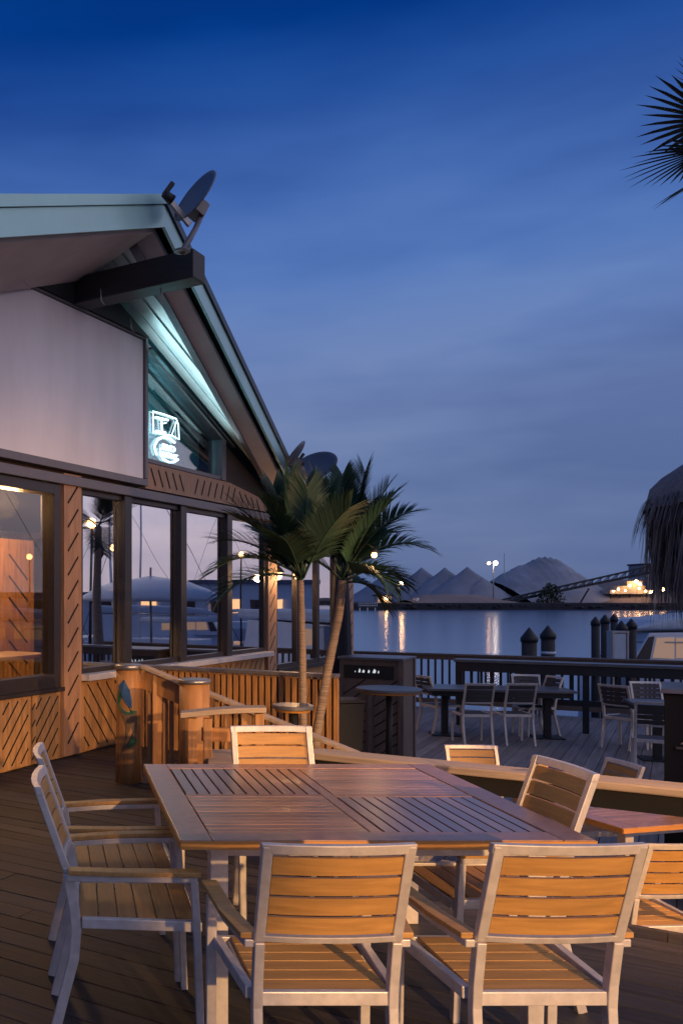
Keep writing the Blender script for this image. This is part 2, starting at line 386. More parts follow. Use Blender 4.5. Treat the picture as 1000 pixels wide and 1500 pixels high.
# left little dock with white railing
dk = thing('jetty', 'small pale railed jetty at the far shore left of the hut', 'jetty', P(538, 893, 235)); o0 = dk.location
mb = MB(); mb.box(-2.4, 2.6, 0, 3, .5, .8); mb.build('platform', 'steel', dk)
mb = MB()
for z in (1.1, 1.7): mb.beam((-2.3, 0, z), (2.5, 0, z), .08, .08)
for i in range(9): mb.beam((-2.3+i*.6, 0, .8), (-2.3+i*.6, 0, 1.75), .07, .07)
for x in (-2, 0, 2): mb.beam((x, 0, -.6), (x, 0, .5), .2, .2)
mb.build('railing', 'boat', dk)
# shrub of leaf clumps
mb = MB(); rnd = random.Random(5); c = P(805, 884, 255)
for i in range(900):
    a = rnd.uniform(0, 6.28); k = rnd.random()**.5; h = rnd.random()
    w = 4.4*(1-.55*h)*k*(1+.25*math.sin(a*3+h*5))
    p = c+Vector((w*math.cos(a), w*math.sin(a)*.7, h*5.0*(1-.15*math.cos(a*2))))
    q = Vector((rnd.uniform(-1, 1), rnd.uniform(-1, 1), rnd.uniform(-1, 1)))*.42; r = Vector((rnd.uniform(-1, 1), rnd.uniform(-1, 1), rnd.uniform(-1, 1)))*.42
    mb.face([mb.bm.verts.new(p), mb.bm.verts.new(p+q), mb.bm.verts.new(p+q+r), mb.bm.verts.new(p+r)])
tag(mb.build('shore_shrub', 'shrub', fix=False), 'dark bushy shrub on the far bank in front of the gravel heap', 'shrub')

# ------------------------------------------------------------ restaurant building
T = (.577, .817); NN = (.817, -.577); W0 = (-.58, 8.06)
BANG = math.atan2(.817, .577)
def W(t, d, z): return Vector((W0[0]+T[0]*t+NN[0]*d, W0[1]+T[1]*t+NN[1]*d, z))
bld = thing('restaurant_building', 'low wooden waterfront restaurant with large dark windows and turquoise edged gable roof', 'building', (W0[0], W0[1], 0), BANG)
def prism_t(mb, pts, y0, y1):   # pts (t,z) ccw, extruded in local y
    return mb.prism([(t, y0, z) for t, z in pts], (0, y1-y0, 0))
SL, TR, ZR = .37, 1.1, 5.24
def zroof(t): return ZR-SL*abs(t-TR)
def dedge(t): return 1.055-.141*(t-TR) if t > TR else 1.055+.0185*(TR-t)
# wall pieces
mb = MB()
mb.box(-6, -2.3, 0, .15, -.6, 2.72); mb.box(-2.3, .86, 0, .15, -.6, .66); mb.box(.86, 1.24, 0, .15, -.6, 2.72)
mb.box(1.24, 5.93, 0, .15, -.6, .80); mb.box(5.93, 6.33, 0, .15, -.6, 2.60); mb.box(6.33, 8.95, 0, .15, -.6, .50); mb.box(8.95, 9.8, 0, .15, -.6, 2.60)
mb.box(6.33, 8.95, 0, .15, 2.3, 2.60); mb.box(9.65, 9.8, .15, 7, -.6, 2.6)
mb.build('wall', 'cedar', bld)
mb = MB()
prism_t(mb, [(-6, 2.72), (2.48, 2.72), (2.48, zroof(2.48)-.34), (TR, ZR-.34), (-6, zroof(-6)-.34)], 0, .15)
prism_t(mb, [(2.48, 2.72), (6.5, 2.72), (6.5, 2.86), (4.6, 3.09), (2.48, 3.09)], .02, .15)
prism_t(mb, [(4.6, 3.095), (6.5, 2.865), (6.5, zroof(6.5)-.30), (4.6, zroof(4.6)-.34)], .0, .15)
prism_t(mb, [(2.48, 4.42), (4.6, 3.64), (4.6, zroof(4.6)-.34), (2.48, zroof(2.48)-.34)], .0, .15)
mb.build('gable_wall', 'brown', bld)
# cedar band below the triangular window with slanted slots
mb = MB(); prism_t(mb, [(2.50, 2.79), (6.15, 2.79), (6.15, 2.92), (4.7, 3.08), (2.50, 3.08)], -.05, .015)
mb.mi = 1
def slot(mb, t, z, dt, dz, y, w=.014):
    n = Vector((-dz, 0, dt)).normalized()*w
    p, q = Vector((t, y, z)), Vector((t+dt, y, z+dz))
    mb.face([mb.bm.verts.new(k) for k in (p-n, q-n, q+n, p+n)])
for i in range(5): slot(mb, 2.62+i*.17, 3.03, .11, -.19, -.0525)
for i in range(7): slot(mb, 3.70+i*.18, 2.84, .09, .19, -.0525)
for i in range(4): slot(mb, 5.0+i*.19, 2.99-i*.02, .12, -.14, -.0525)
mb.build('cedar_band', ['cedar2', 'groove'], bld, fix=False)
# pilasters with slots
def pilaster(t0, t1, z0, z1, up=1, sp=.235, y=-.07):
    mb = MB(); mb.box(t0, t1, y, -.001, z0, z1); bmesh.ops.recalc_face_normals(mb.bm, faces=mb.bm.faces[:]); mb.mi = 1; z = z0+.12
    while z < z1-.25:
        if up > 0: slot(mb, t0+.06, z, t1-t0-.12, .19, y-.0025, .011)
        else: slot(mb, t0+.06, z+.19, t1-t0-.12, -.19, y-.0025, .011)
        z += sp
    mb.build('pilaster', ['cedar2', 'groove'], bld, fix=False)
pilaster(.90, 1.20, 0.02, 2.78); pilaster(5.97, 6.28, -.5, 2.6, y=-.06, sp=.2); pilaster(9.34, 9.80, -.5, 2.6, sp=.22)
# lower chevron panels
def chevron(t0, t1, z0, z1, y, tc, sp=.155, sgn=1):
    mb = MB(); mb.box(t0, t1, y, -.001, z0, z1); bmesh.ops.recalc_face_normals(mb.bm, faces=mb.bm.faces[:]); mb.mi = 1
    for side in (-1, 1):
        edge = t1-.04 if side > 0 else t0+.04
        s0 = tc+side*.03; k = z0-1.2
        while k < z1:
            za, zb = k, k+abs(edge-s0)*1.15
            pts = []
            # clip to z range
            def at(z): return s0+(edge-s0)*(z-za)/(zb-za)
            c0, c1 = max(za, z0+.03), min(zb, z1-.03)
            if c1 > c0+.05:
                slot(mb, at(c0), c0, at(c1)-at(c0), c1-c0, y-.0025, .0085)
            k += sp
    mb.build('chevron_panel', ['cedar', 'groove'], bld, fix=False)
for tc in (-2.75, -1.85, -.95, -.05): chevron(tc-.44, tc+.44, .02, .655, -.05, tc)
chevron(.42, .86, .02, .655, -.05, .44)
chevron(1.26, 2.2, .02, .72, -.03, 2.15, sp=.2); chevron(2.22, 3.6, .02, .72, -.03, 2.9, sp=.2); chevron(3.62, 5.9, .02, .72, -.03, 4.7, sp=.2)
# trims
mb = MB(); mb.box(-6, 6.4, -.10, .0, 2.665, 2.76); mb.build('window_head_trim', 'frame2', bld, .006)
mb = MB(); mb.box(1.20, 5.95, -.16, .0, .735, .80); mb.build('sill', 'sill', bld, .008)
mb = MB(); mb.box(-2.4, .9, -.08, .0, .66, .70); mb.build('sill', 'frame', bld)
mb = MB(); mb.box(6.3, 9.3, -.10, 0, .46, .52); mb.build('sill', 'frame', bld)
# windows
def window(t0, t1, z0, z1, gl='glass', fw=.045, top=.05, y=-.03, div=()):
    mb = MB(); yo, yi = y, .10
    mb.box(t0, t0+fw, yo, yi, z0, z1); mb.box(t1-fw, t1, yo, yi, z0, z1); mb.box(t0+fw, t1-fw, yo, yi, z0, z0+fw*1.2); mb.box(t0+fw, t1-fw, yo, yi, z1-top, z1)
    for d in div: mb.box(d-.03, d+.03, yo, yi, z0+fw*1.2, z1-top)
    w = mb.build('window', 'frame', bld, .004)
    mb = MB(); mb.box(t0+fw*.5, t1-fw*.5, .01, .016, z0+.03, z1-.03); mb.build('pane', gl, w)
window(-2.25, .86, .70, 2.66, 'glass2', .11, .10, -.06, (-.85,))
window(1.24, 2.09, .80, 2.66); window(2.13, 3.37, .80, 2.66); window(3.41, 4.66, .80, 2.66); window(4.70, 5.93, .80, 2.66)
window(6.33, 7.2, .52, 2.3, fw=.05); window(7.22, 8.1, .52, 2.3, fw=.05); window(8.12, 8.95, .52, 2.3, fw=.05)
for t in (2.11, 3.39, 4.68): mb = MB(); mb.box(t-.075, t+.075, -.065, -.031, .80, 2.664); mb.build('mullion', 'frame', bld, .006)
# triangular window
mb = MB()
prism_t(mb, [(2.49, 3.095), (2.55, 3.095), (2.55, 4.33), (2.49, 4.40)], -.04, .1)
prism_t(mb, [(2.55, 4.33), (4.55, 3.60), (4.55, 3.69), (2.55, 4.43)], -.05, .1)
prism_t(mb, [(4.48, 3.095), (4.60, 3.095), (4.60, 3.65), (4.48, 3.62)], -.045, .1)
prism_t(mb, [(2.55, 3.095), (4.48, 3.095), (4.48, 3.14), (2.55, 3.14)], -.03, .1)
gw = mb.build('gable_window', 'frame2', bld)
mb = MB(); prism_t(mb, [(2.53, 3.12), (4.52, 3.12), (4.52, 3.63), (2.53, 4.36)], .05, .056); mb.build('pane', 'glass3', gw)
# interior behind the gable window: teal wall
mb = MB(); prism_t(mb, [(2.3, 2.9), (4.9, 2.9), (4.9, 4.75), (2.3, 4.75)], .5, .55); mb.build('interior_partition', mat('teal_interior_wall', (.10, .34, .36), .6), bld)
# interior shell
mb = MB(); mb.box(-6, 9.6, 5.8, 5.9, -.5, 2.9); mb.box(-6, -5.9, .2, 5.8, -.5, 2.9); mb.build('interior_wall', 'cream', bld)
mb = MB(); mb.box(-6, 9.6, .16, 5.8, -.03, .0); mb.build('interior_floor', 'brown', bld)
mb = MB(); mb.box(-6, 9.6, .16, 5.8, 2.85, 2.9); mb.build('interior_ceiling', 'brown', bld)
# interior chevron partition seen through the left window
mb = MB(); mb.box(-.2, 2.02, 1.15, 1.2, 0, 2.22); bmesh.ops.recalc_face_normals(mb.bm, faces=mb.bm.faces[:]); mb.mi = 1
for i in range(9): slot(mb, 1.56, 2.05-i*.24, .34, -.28, 1.1475, .011)
for i in range(9): slot(mb, .78, 1.75-i*.24, .42, .30, 1.1475, .011)
pt = mb.build('partition_panel', ['cedar', 'groove'], bld, fix=False)
mb = MB(); mb.box(1.22, 1.31, 1.13, 1.149, 1.13, 1.24); mb.build('light_switch', 'boat', bld, .005)
# roof slabs
def roofside(sg, t1):
    mb = MB(); d0, d1 = dedge(TR)-.02, dedge(t1)-.02; z0, z1 = ZR, zroof(t1)
    yb = 7.0
    mb.hexa([(TR, -d0, z0-.10), (t1, -d1, z1-.10), (t1, yb, z1-.10), (TR, yb, z0-.10), (TR, -d0, z0), (t1, -d1, z1), (t1, yb, z1), (TR, yb, z0)])
    mb.build('roof', 'fascia_dark', bld)
    # corrugated underside
    mb = MB(); n = 90
    for i in range(n):
        y0, y1 = -.95+i*.06, -.95+(i+1)*.06
        if y1 > -.02: break
    ribs = 7
    tt = t1-(.25*sg)
    k = 0; yy = -(d0-.30)
    while yy < -.0:
        ye = min(yy+.075, -.002)
        # rib end where the slanted edge cuts it
        dloc = -yy
        te = tt if dloc < (d1-.25) else TR+sg*max(0.0, (1.055-.27-dloc)/.141)
        te = min(te, tt) if sg > 0 else max(te, tt)
        if abs(te-TR) > .3:
            h = .012 if k % 2 else .036
            mb.hexa([(TR, yy, z0-.135-h), (te, yy, zroof(te)-.135-h), (te, ye, zroof(te)-.135-h), (TR, ye, z0-.135-h),
                     (TR, yy, z0-.12), (te, yy, zroof(te)-.12), (te, ye, zroof(te)-.12), (TR, ye, z0-.12)])
        yy += .075; k += 1
    mb.build('corrugated_ceiling', 'corr' if sg > 0 else 'soffit', bld)
    # fascia: turquoise face, dark drip edge on top
    mb = MB(); e = .03
    mb.hexa([(TR, -d0-e, z0-.24), (t1, -d1-e, z1-.24), (t1, -d1, z1-.24), (TR, -d0, z0-.24), (TR, -d0-e, z0-.035), (t1, -d1-e, z1-.035), (t1, -d1, z1-.035), (TR, -d0, z0-.035)])
    mb.build('fascia', 'fascia', bld)
    mb = MB(); e2 = .055
    mb.hexa([(TR, -d0-e2, z0-.030), (t1, -d1-e2, z1-.030), (t1, -d1+.05, z1-.030), (TR, -d0+.05, z0-.030), (TR, -d0-e2, z0+.06), (t1, -d1-e2, z1+.06), (t1, -d1+.05, z1+.06), (TR, -d0+.05, z0+.06)])
    mb.build('drip_edge', 'fascia' if sg < 0 else 'fascia_dark', bld)
    # beige boxed soffit strip under the rake
    w = .80 if sg < 0 else .17; dr_ = .22 if sg < 0 else 0
    i0, i1 = d0-.09, d1-.06
    mb = MB()
    mb.hexa([(TR, -i0, z0-.26), (t1, -i1, z1-.26), (t1, -i1+min(w, i1), z1-.33-dr_), (TR, -i0+w, z0-.33-dr_), (TR, -i0, z0-.20), (t1, -i1, z1-.20), (t1, -i1+min(w, i1), z1-.20), (TR, -i0+w, z0-.20)])
    mb.build('soffit_board', 'soffit', bld)
    if sg < 0: return
    mb = MB()
    mb.hexa([(TR, -i0+w+.002, z0-.36), (t1, -i1+min(w, i1-.05)+.002, z1-.36), (t1, -i1+min(w, i1-.05)+.05, z1-.36), (TR, -i0+w+.09, z0-.36), (TR, -i0+w+.002, z0-.2), (t1, -i1+min(w, i1-.05)+.002, z1-.2), (t1, -i1+min(w, i1-.05)+.05, z1-.2), (TR, -i0+w+.09, z0-.2)])
    mb.build('rafter', 'frame2', bld)
roofside(1, 6.46); roofside(-1, -6)
# low flat roof of the far section
mb = MB(); mb.box(6.5, 10.0, -.25, 7, 2.6, 2.72); mb.build('flat_roof', 'cedar2', bld)
# ridge beam and header
mb = MB(); mb.box(TR-.12, TR+.12, -1.42, .0, 4.43, 4.69); mb.build('ridge_beam', 'beam', bld, .01)
mb = MB()
prism_t(mb, [(-3, 4.44), (2.44, 4.44), (TR+.1, ZR-.37), (-3, zroof(-3)-.40)], -.14, -.005)
mb.build('gable_header', 'beam', bld)
# little hanging wires and clips under the beam
for (t, d, z) in ((-.1, .35, 4.40), (.7, .62, 4.40), (TR-.05, 1.05, 4.425), (1.6, .4, 4.40)):
    mb = MB(); mb.tube([(t, -d, z), (t+.01, -d, z-.10), (t+.05, -d-.01, z-.13)], .006, 6); mb.build('hook', 'cap', bld)

# ------------------------------------------------------------ blank sign board
sb = thing('sign_board', 'large blank off-white sign board mounted above the left window', 'sign board', (W0[0], W0[1], 0), BANG)
mb = MB(); mb.box(-3, 2.38, -.09, -.03, 2.88, 4.41); mb.build('panel', 'sign', sb, .004)
mb = MB(); mb.box(-3.03, 2.44, -.12, -.02, 2.80, 2.875); mb.box(2.385, 2.44, -.12, -.02, 2.88, 4.435); mb.box(-3.03, 2.38, -.12, -.02, 4.415, 4.435); mb.build('frame', 'frame2', sb, .004)
# neon sign behind the gable window
ns = thing('neon_sign', 'white neon beer sign glowing inside the triangular gable window', 'neon sign', W(2.66, -.0, 3.05), BANG)
mb = MB()
def npt(u, v):      # zoomed-photo pixel to sign plane
    return Vector((.02+(u-150)/1000*1.28, .03, .03+(1180-v)/1000*.62+(u-150)/1000*.19))
def nl(pts, r=.007): mb.tube([npt(*p) for p in pts], r, 6)
nl([(260, 590), (250, 190), (450, 240), (690, 320), (730, 420), (745, 720), (620, 650), (300, 590)], .009)
nl([(700, 360), (600, 640)]); nl([(300, 300), (530, 350)], .014); nl([(400, 330), (420, 560)], .014); nl([(310, 560), (480, 590)], .014); nl([(500, 400), (420, 420)])
nl([(660, 780), (560, 700), (440, 670), (340, 720), (280, 830), (290, 920), (320, 1000)], .015)
nl([(390, 880), (380, 980), (430, 1080), (540, 1150), (640, 1160), (730, 1110)], .013)
mb.build('tube', 'neon', ns)
def text(s, size, name, m, parent, loc, rot, ex=.004, tag_=None):
    c = bpy.data.curves.new(name, 'FONT'); c.body = s; c.size = size; c.extrude = ex; c.offset = .0015
    t = bpy.data.objects.new(name, c); COL.objects.link(t); bpy.context.view_layer.update()
    me = bpy.data.meshes.new_from_object(t.evaluated_get(bpy.context.evaluated_depsgraph_get())); bpy.data.objects.remove(t)
    me.materials.clear(); me.materials.append(M[m]); o = bpy.data.objects.new(name, me); COL.objects.link(o); o.parent = parent; o.location = loc; o.rotation_euler = rot
    return o
_t = text('BUD', .10, 'lettering', 'neon', ns, npt(420, 900)+Vector((0, 0, .0)), (math.pi/2, 0, 0), .008)
_t.scale.x = 1.6; _t = text('LIGHT', .085, 'lettering', 'neon', ns, npt(420, 1030)+Vector((0, 0, 0)), (math.pi/2, 0, 0), .008)

_t.scale.x = 1.6
# interior table by the left window
it = thing('indoor_table', 'light wooden table standing inside behind the left window', 'table', W(.62, -.70, 0), BANG)
mb = MB(); mb.box(-.8, .75, -.3, .3, .95, .99); mb.build('tabletop', 'rail', it, .005)
mb = MB(); mb.box(-.04, .04, -.04, .04, 0, .95); mb.box(-.3, .3, -.3, .3, 0, .03); mb.build('pedestal', 'black', it)

# ------------------------------------------------------------ satellite dishes
def dish(o, aim, r, ry, label, arm_from=None, foot=None):
    t = thing('satellite_dish', label, 'satellite dish', o, 0, 'satellite dishes on the roof edge')
    aim = Vector(aim).normalized(); q = aim.to_track_quat('Z', 'Y').to_matrix().to_4x4()
    mb = MB(); pr = [(max(.004, r*k/8), .16*r*(k/8)**2) for k in range(9)]
    n = 32; rings = [[mb.bm.verts.new(q @ Vector((a*math.cos(2*math.pi*k/n), a*ry*math.sin(2*math.pi*k/n), z+dz))) for k in range(n)] for dz in (0, -.012) for a, z in pr]
    for s in (0, 9):
        for r0, r1 in zip(rings[s:s+9], rings[s+1:s+9]):
            for k in range(n): mb.face([r0[k], r0[(k+1) % n], r1[(k+1) % n], r1[k]], True)
    for k in range(n): mb.face([rings[8][k], rings[8][(k+1) % n], rings[17][(k+1) % n], rings[17][k]])
    mb.build('reflector', 'dish', t)
    feed = q @ Vector((0, -r*ry*.75, r*1.15)); low = q @ Vector((0, -r*ry*.98, .1*r))
    mb = MB(); mb.beam(low-(feed-low)*.25, feed, .03, .05); mb.build('feed_arm', 'cap', t)
    mb = MB(); mb.tube([feed, feed-aim*.1], [.035, .05], 10); mb.beam(feed+Vector((0, 0, -.02)), feed+Vector((.08, 0, .09)), .04, .04); mb.build('receiver', 'black', t)
    back = q @ Vector((0, -r*ry*.35, -.10)); mb = MB(); mb.beam(q @ Vector((0, -r*ry*.35, .0)), back, .16, .13); mb.build('bracket', 'frame2', t)
    f = Vector(foot)-Vector(o)
    mb = MB(); mid = back.lerp(f, .35)+Vector((0, 0, -.02)); mb.tube([back, mid, f], [.025, .025, .028], 10); mb.lathe([(.07, 0), (.07, .015)], f, 12); mb.build('mast', 'frame2', t)
    return t
c1 = P(290, 291, 8.15)
dish(c1, (-.80, -.40, .48), .27, .95, 'grey satellite dish seen nearly edge-on above the ridge beam', foot=P(267, 369, 7.75)+Vector((0, 0, .0)))
c2 = P(463, 686, 12.9)
dish(c2, (-.62, -.55, .56), .36, .72, 'large dark satellite dish behind the palm at the low roof corner', foot=P(478, 745, 13.2))
c3 = P(435, 668, 12.2)
dish(c3, (-.75, .25, .62), .27, .8, 'smaller satellite dish half hidden behind the roof edge', foot=P(428, 705, 12.7))

# ------------------------------------------------------------ chairs
def make_chair(label, wood='teak', arms=True, name='dining_armchair', cat='armchair', group=None, metal='alu'):
    t = thing(name, label, cat, (0, 0, 0), 0, group)
    Z = .90; hw = .193
    for sx in (-1, 1):
        x = sx*hw
        mb = MB(); mb.bar([(x, -.085, 0), (x, -.045, .16), (x, -.008, .30), (x, 0, .40), (x, -.006, .47), (x, -.03, .60)], .028, .036, (1, 0, 0)); mb.build('leg', metal, t, .003)
        xf = sx*(.255 if arms else .205)
        mb = MB(); mb.bar([(xf, .43, 0), (xf, .415, .42), (xf, .405, .592 if arms else .43)], .032, .026, (1, 0, 0)); mb.build('leg', metal, t, .003)
        if arms:
            mb = MB(); mb.bar([(sx*(hw+.024), -.035, .592), (sx*.245, .15, .597), (sx*.257, .415, .600)], .034, .022, (1, 0, 0)); mb.build('arm_frame', metal, t, .003)
            mb = MB(); mb.bar([(sx*(hw+.026), -.030, .613), (sx*.25, .15, .618), (sx*.262, .425, .621)], .052, .017, (1, 0, 0)); mb.build('armrest', wood, t, .003)
    # back frame: closed rectangle leaning back
    def bp(x, z): return Vector((x, -.03-(z-.60)*.36-.018*(1-(x/hw)**2), z))
    mb = MB()
    for sx in (-1, 1): mb.bar([bp(sx*hw, .605), bp(sx*hw, Z)], .029, .026, (1, 0, 0))
    xs = [-hw-.017+(2*hw+.034)*i/8 for i in range(9)]
    mb.bar([bp(x, Z)+Vector((0, 0, -.006)) for x in xs], .030, .034, Vector((0, .34, .94)).cross(Vector((1, 0, 0)))) if False else None
    for (za, zb) in ((Z-.026, Z+.004), (.600, .620)):
        for x0, x1 in zip(xs, xs[1:]):
            a, b, c, d = bp(x0, za), bp(x1, za), bp(x1, zb), bp(x0, zb); o = Vector((0, .026, 0))
            mb.hexa([a-o*.5, b-o*.5, b+o*.5, a+o*.5, d-o*.5, c-o*.5, c+o*.5, d+o*.5])
    bmesh.ops.remove_doubles(mb.bm, verts=mb.bm.verts[:], dist=.0004)
    mb.build('back_frame', metal, t, .003)
    mb = MB(); z = .623; sh = (Z-.030-.623)/4
    for k in range(4):
        za, zb = z+k*sh+.0045, z+(k+1)*sh-.0045
        xx = [-(hw-.016)+2*(hw-.016)*i/8 for i in range(9)]
        lo = [mb.bm.verts.new(bp(x, za)+Vector((0, -.008, 0))) for x in xx]; hi = [mb.bm.verts.new(bp(x, zb)+Vector((0, -.008, 0))) for x in xx]
        lo2 = [mb.bm.verts.new(v.co+Vector((0, .014, 0))) for v in lo]; hi2 = [mb.bm.verts.new(v.co+Vector((0, .014, 0))) for v in hi]
        for i in range(8):
            for q in ((lo[i], lo[i+1], hi[i+1], hi[i]), (lo2[i+1], lo2[i], hi2[i], hi2[i+1]), (hi[i], hi[i+1], hi2[i+1], hi2[i]), (lo2[i], lo2[i+1], lo[i+1], lo[i])): mb.face(q)
        mb.face((lo[0], hi[0], hi2[0], lo2[0])); mb.face((hi[8], lo[8], lo2[8], hi2[8]))
    mb.build('backrest', wood, t)
    mb = MB()
    for k in range(6):
        y0 = .012+k*.068; mb.hexa([(-.19, y0, .428), (.19, y0, .428), (.19, y0+.063, .428), (-.19, y0+.063, .428), (-.19, y0, .443), (.19, y0, .443), (.19, y0+.063, .443), (-.19, y0+.063, .443)])
    mb.build('seat', wood, t, .002)
    mb = MB()
    for sx in (-1, 1): mb.bar([(sx*.207, .02, .43), (sx*(.236 if arms else .207), .41, .43)], .026, .036, (1, 0, 0)); mb.box(min(sx*.192, sx*.20), max(sx*.192, sx*.20), .02, .415, .414, .428)
    mb.box(-.19, .19, -.012, .010, .405, .445); mb.box(-.236 if arms else -.205, .236 if arms else .205, .418, .436, .408, .440)
    mb.build('seat_frame', metal, t, .003)
    return t
GA = 'silver framed teak armchairs around the near table'
chA = make_chair('teak armchair with its back to the viewer, left one of two at the near edge', group=GA)
chA.location = (.742, 2.58, 0)
def place(src, x, y, deg, label, group, z=0, first=False, top=None):
    c = src if first else copy_tree(src)
    c.location = (x, y, z); c.rotation_euler = (0, 0, math.radians(deg)); c['label'] = label; c['group'] = group; return c
place(chA, 1.365, 2.58, 0.3, 'teak armchair with its back to the viewer, right one of two at the near edge', GA)
place(chA, .045, 3.37, -91, 'nearest armchair in side view at the left side of the table', GA)
place(chA, .03, 3.94, -89, 'armchair at the left side of the table just behind the nearest side-view one', GA)
place(chA, 1.86, 3.60, 92, 'armchair at the right side of the table leaning back in front of the low rail', GA)
place(chA, 1.065, 4.53, 180, 'armchair facing the viewer across the far edge of the table', GA)
GL = 'teak slat armchairs on the lower deck behind the low rail'
place(chA, 3.325, 7.28, 175, 'armchair on the lower deck whose lit top shows above the low rail', GL, LZ)
place(chA, 4.0, 6.66, 92, 'tilted looking armchair back just above the low rail near the dark cabinet', GL, LZ)
place(chA, 3.07, 4.60, 4, 'armchair under the low rail at the right edge with brown slats', GL, LZ)

# ------------------------------------------------------------ tables
def slat_table(name, label, loc, rz, w, d, z=.74, group=None):
    t = thing(name, label, 'table', loc, rz, group)
    th = .032; fb = .11; hx, hy = w/2, d/2
    mb = MB()
    mb.box(-hx, -hx+fb, -hy, hy, z-th, z); mb.box(hx-fb, hx, -hy, hy, z-th, z); mb.box(-hx+fb+.002, hx-fb-.002, -hy, -hy+fb, z-th, z); mb.box(-hx+fb+.002, hx-fb-.002, hy-fb, hy, z-th, z)
    mb.box(-.022, .022, -hy+fb+.003, hy-fb-.003, z-th, z-.001)
    mb.box(-hx+fb+.003, -.025, -.022, .022, z-th, z-.001); mb.box(.025, hx-fb-.003, -.022, .022, z-th, z-.001)
    mb.build('top_border', 'teakB', t, .003)
    for qx, qy in ((-1, 1), (1, -1), (-1, -1), (1, 1)):
        x0, x1 = (-hx+fb+.006, -.028) if qx < 0 else (.028, hx-fb-.006)
        y0, y1 = (-hy+fb+.006, -.028) if qy < 0 else (.028, hy-fb-.006)
        mb = MB(); vert = qx*qy < 0; n = 11
        for i in range(n):
            if vert: s = (x1-x0)/n; mb.box(x0+i*s+.0045, x0+(i+1)*s-.0045, y0, y1, z-th+.004, z-.002)
            else: s = (y1-y0)/n; mb.box(x0, x1, y0+i*s+.0026, y0+(i+1)*s-.0026, z-th+.004, z-.002)
        mb.build('slat_panel', 'teakY' if vert else 'teakX', t)
    mb = MB()
    for sx in (-1, 1): mb.box(sx*(hx-.13)-.015, sx*(hx-.13)+.015, -hy+.14, hy-.14, z-.085, z-th-.002)
    for sy in (-1, 1): mb.box(-hx+.15, hx-.15, sy*(hy-.12)-.015, sy*(hy-.12)+.015, z-.085, z-th-.002)
    mb.build('apron', 'alu', t, .003)
    mb = MB(); e = .004
    mb.box(-hx, hx, -hy-e, -hy-.0005, z-th, z-.004); mb.box(hx+.0005, hx+e, -hy, hy, z-th, z-.004); mb.box(-hx-e, -hx-.0005, -hy, hy, z-th, z-.004)
    mb.build('lit_edge_band', 'edge', t)  # thin strip carrying the painted orange light on three sides
    for sx in (-1, 1):
        for sy in (-1, 1):
            mb = MB(); x, y = sx*(hx-.15), sy*(hy-.13); mb.box(x-.032, x+.032, y-.032, y+.032, 0, z-th-.003); mb.build('leg', 'alu', t, .004)
    return t
slat_table('dining_table', 'large square slatted teak table in the foreground with four panels', (1.105, 3.785, 0), 0, 1.42, 1.41)
slat_table('dining_table', 'slatted teak table on the lower deck under the low rail at right', (3.95, 6.0, LZ), math.radians(14), 1.5, .9)

# ------------------------------------------------------------ low drink rail of the upper deck
dr = thing('drink_rail', 'low beige wooden rail with dark fascia edging the near deck', 'railing', G(-1.72, 5.0, 0), ANG)
L_ = 9.5
mb = MB(); mb.box(0, L_, -.08, .10, .665, .705); mb.build('top_rail', 'rail', dr, .008)
mb = MB(); mb.box(.02, L_, -.03, .04, .57, .664); mb.build('fascia', 'under', dr)
for x in (.08, 4.6, 8.2): mb = MB(); mb.box(x-.05, x+.05, -.045, .045, 0, .569); mb.build('post', 'cabin', dr, .004)
hk = thing('brass_cleat', 'small brass cleat sitting on the low rail behind the tilted armchair', 'cleat', (2.37, 4.45, 0))
hk.location.z = .706
mb = MB(); mb.lathe([(.028, 0), (.028, .008), (.014, .014), (.012, .03)], (0, 0, 0), 14); mb.build('base', 'brass', hk)
mb = MB(); mb.tube([(-.05, 0, .035), (-.03, 0, .042), (.0, 0, .036), (.03, 0, .042), (.05, 0, .03)], [.007, .011, .013, .011, .007], 8); mb.build('horn', 'brass', hk)

# ------------------------------------------------------------ round posts, handrail, fence
tp = thing('carved_post', 'round wooden post with a painted parrot carving and grey cap', 'post', (.545, 7.68, 0))
mb = MB(); mb.lathe([(.112, 0), (.108, .3), (.104, .7), (.106, .955)], (0, 0, 0), 28); mb.build('shaft', 'log', tp)
mb = MB(); mb.lathe([(.118, .956), (.120, .99), (.112, 1.0)], (0, 0, 0), 28); mb.build('cap', 'cap', tp)
def zp(u, v): # zoomed pixel on the post front -> local x, z
    return ((u-215)/789*100/F*7.58, (1-.0)-(v-70)/1500*190/F*7.58)
def relief(name, pts, m, th, off=0):
    mb = MB(); 
    def w(p, k):
        x, z = zp(*p); y = -math.sqrt(max(.0002, .107**2-min(abs(x), .1)**2)) ; return Vector((x*1.0, y-k, z))
    a = [mb.bm.verts.new(w(p, -.01)) for p in pts]; b = [mb.bm.verts.new(w(p, th)) for p in pts]
    n = len(a); mb.face(b)
    for i in range(n): mb.face([a[i], a[(i+1) % n], b[(i+1) % n], b[i]])
    bmesh.ops.triangulate(mb.bm, faces=[f for f in mb.bm.faces if len(f.verts) > 4])
    return mb.build(name, m, tp)
relief('parrot_head', [(155, 240), (215, 360), (245, 470), (240, 570), (180, 520), (125, 430), (90, 310)], 'blue', .022)
relief('parrot_wing', [(95, 360), (160, 480), (230, 590), (300, 605), (260, 640), (180, 640), (120, 600), (75, 520)], 'green', .016)
relief('parrot_body', [(110, 600), (190, 650), (300, 615), (305, 760), (280, 900), (200, 1010), (110, 1090), (160, 960), (180, 800), (150, 700)], 'tan', .022)
relief('parrot_tail', [(250, 890), (300, 930), (285, 975), (185, 1035), (210, 960)], 'green', .030)
p2 = thing('round_post', 'plain round wooden post with grey metal cap right of the carved post', 'post', (1.01, 7.02, 0))
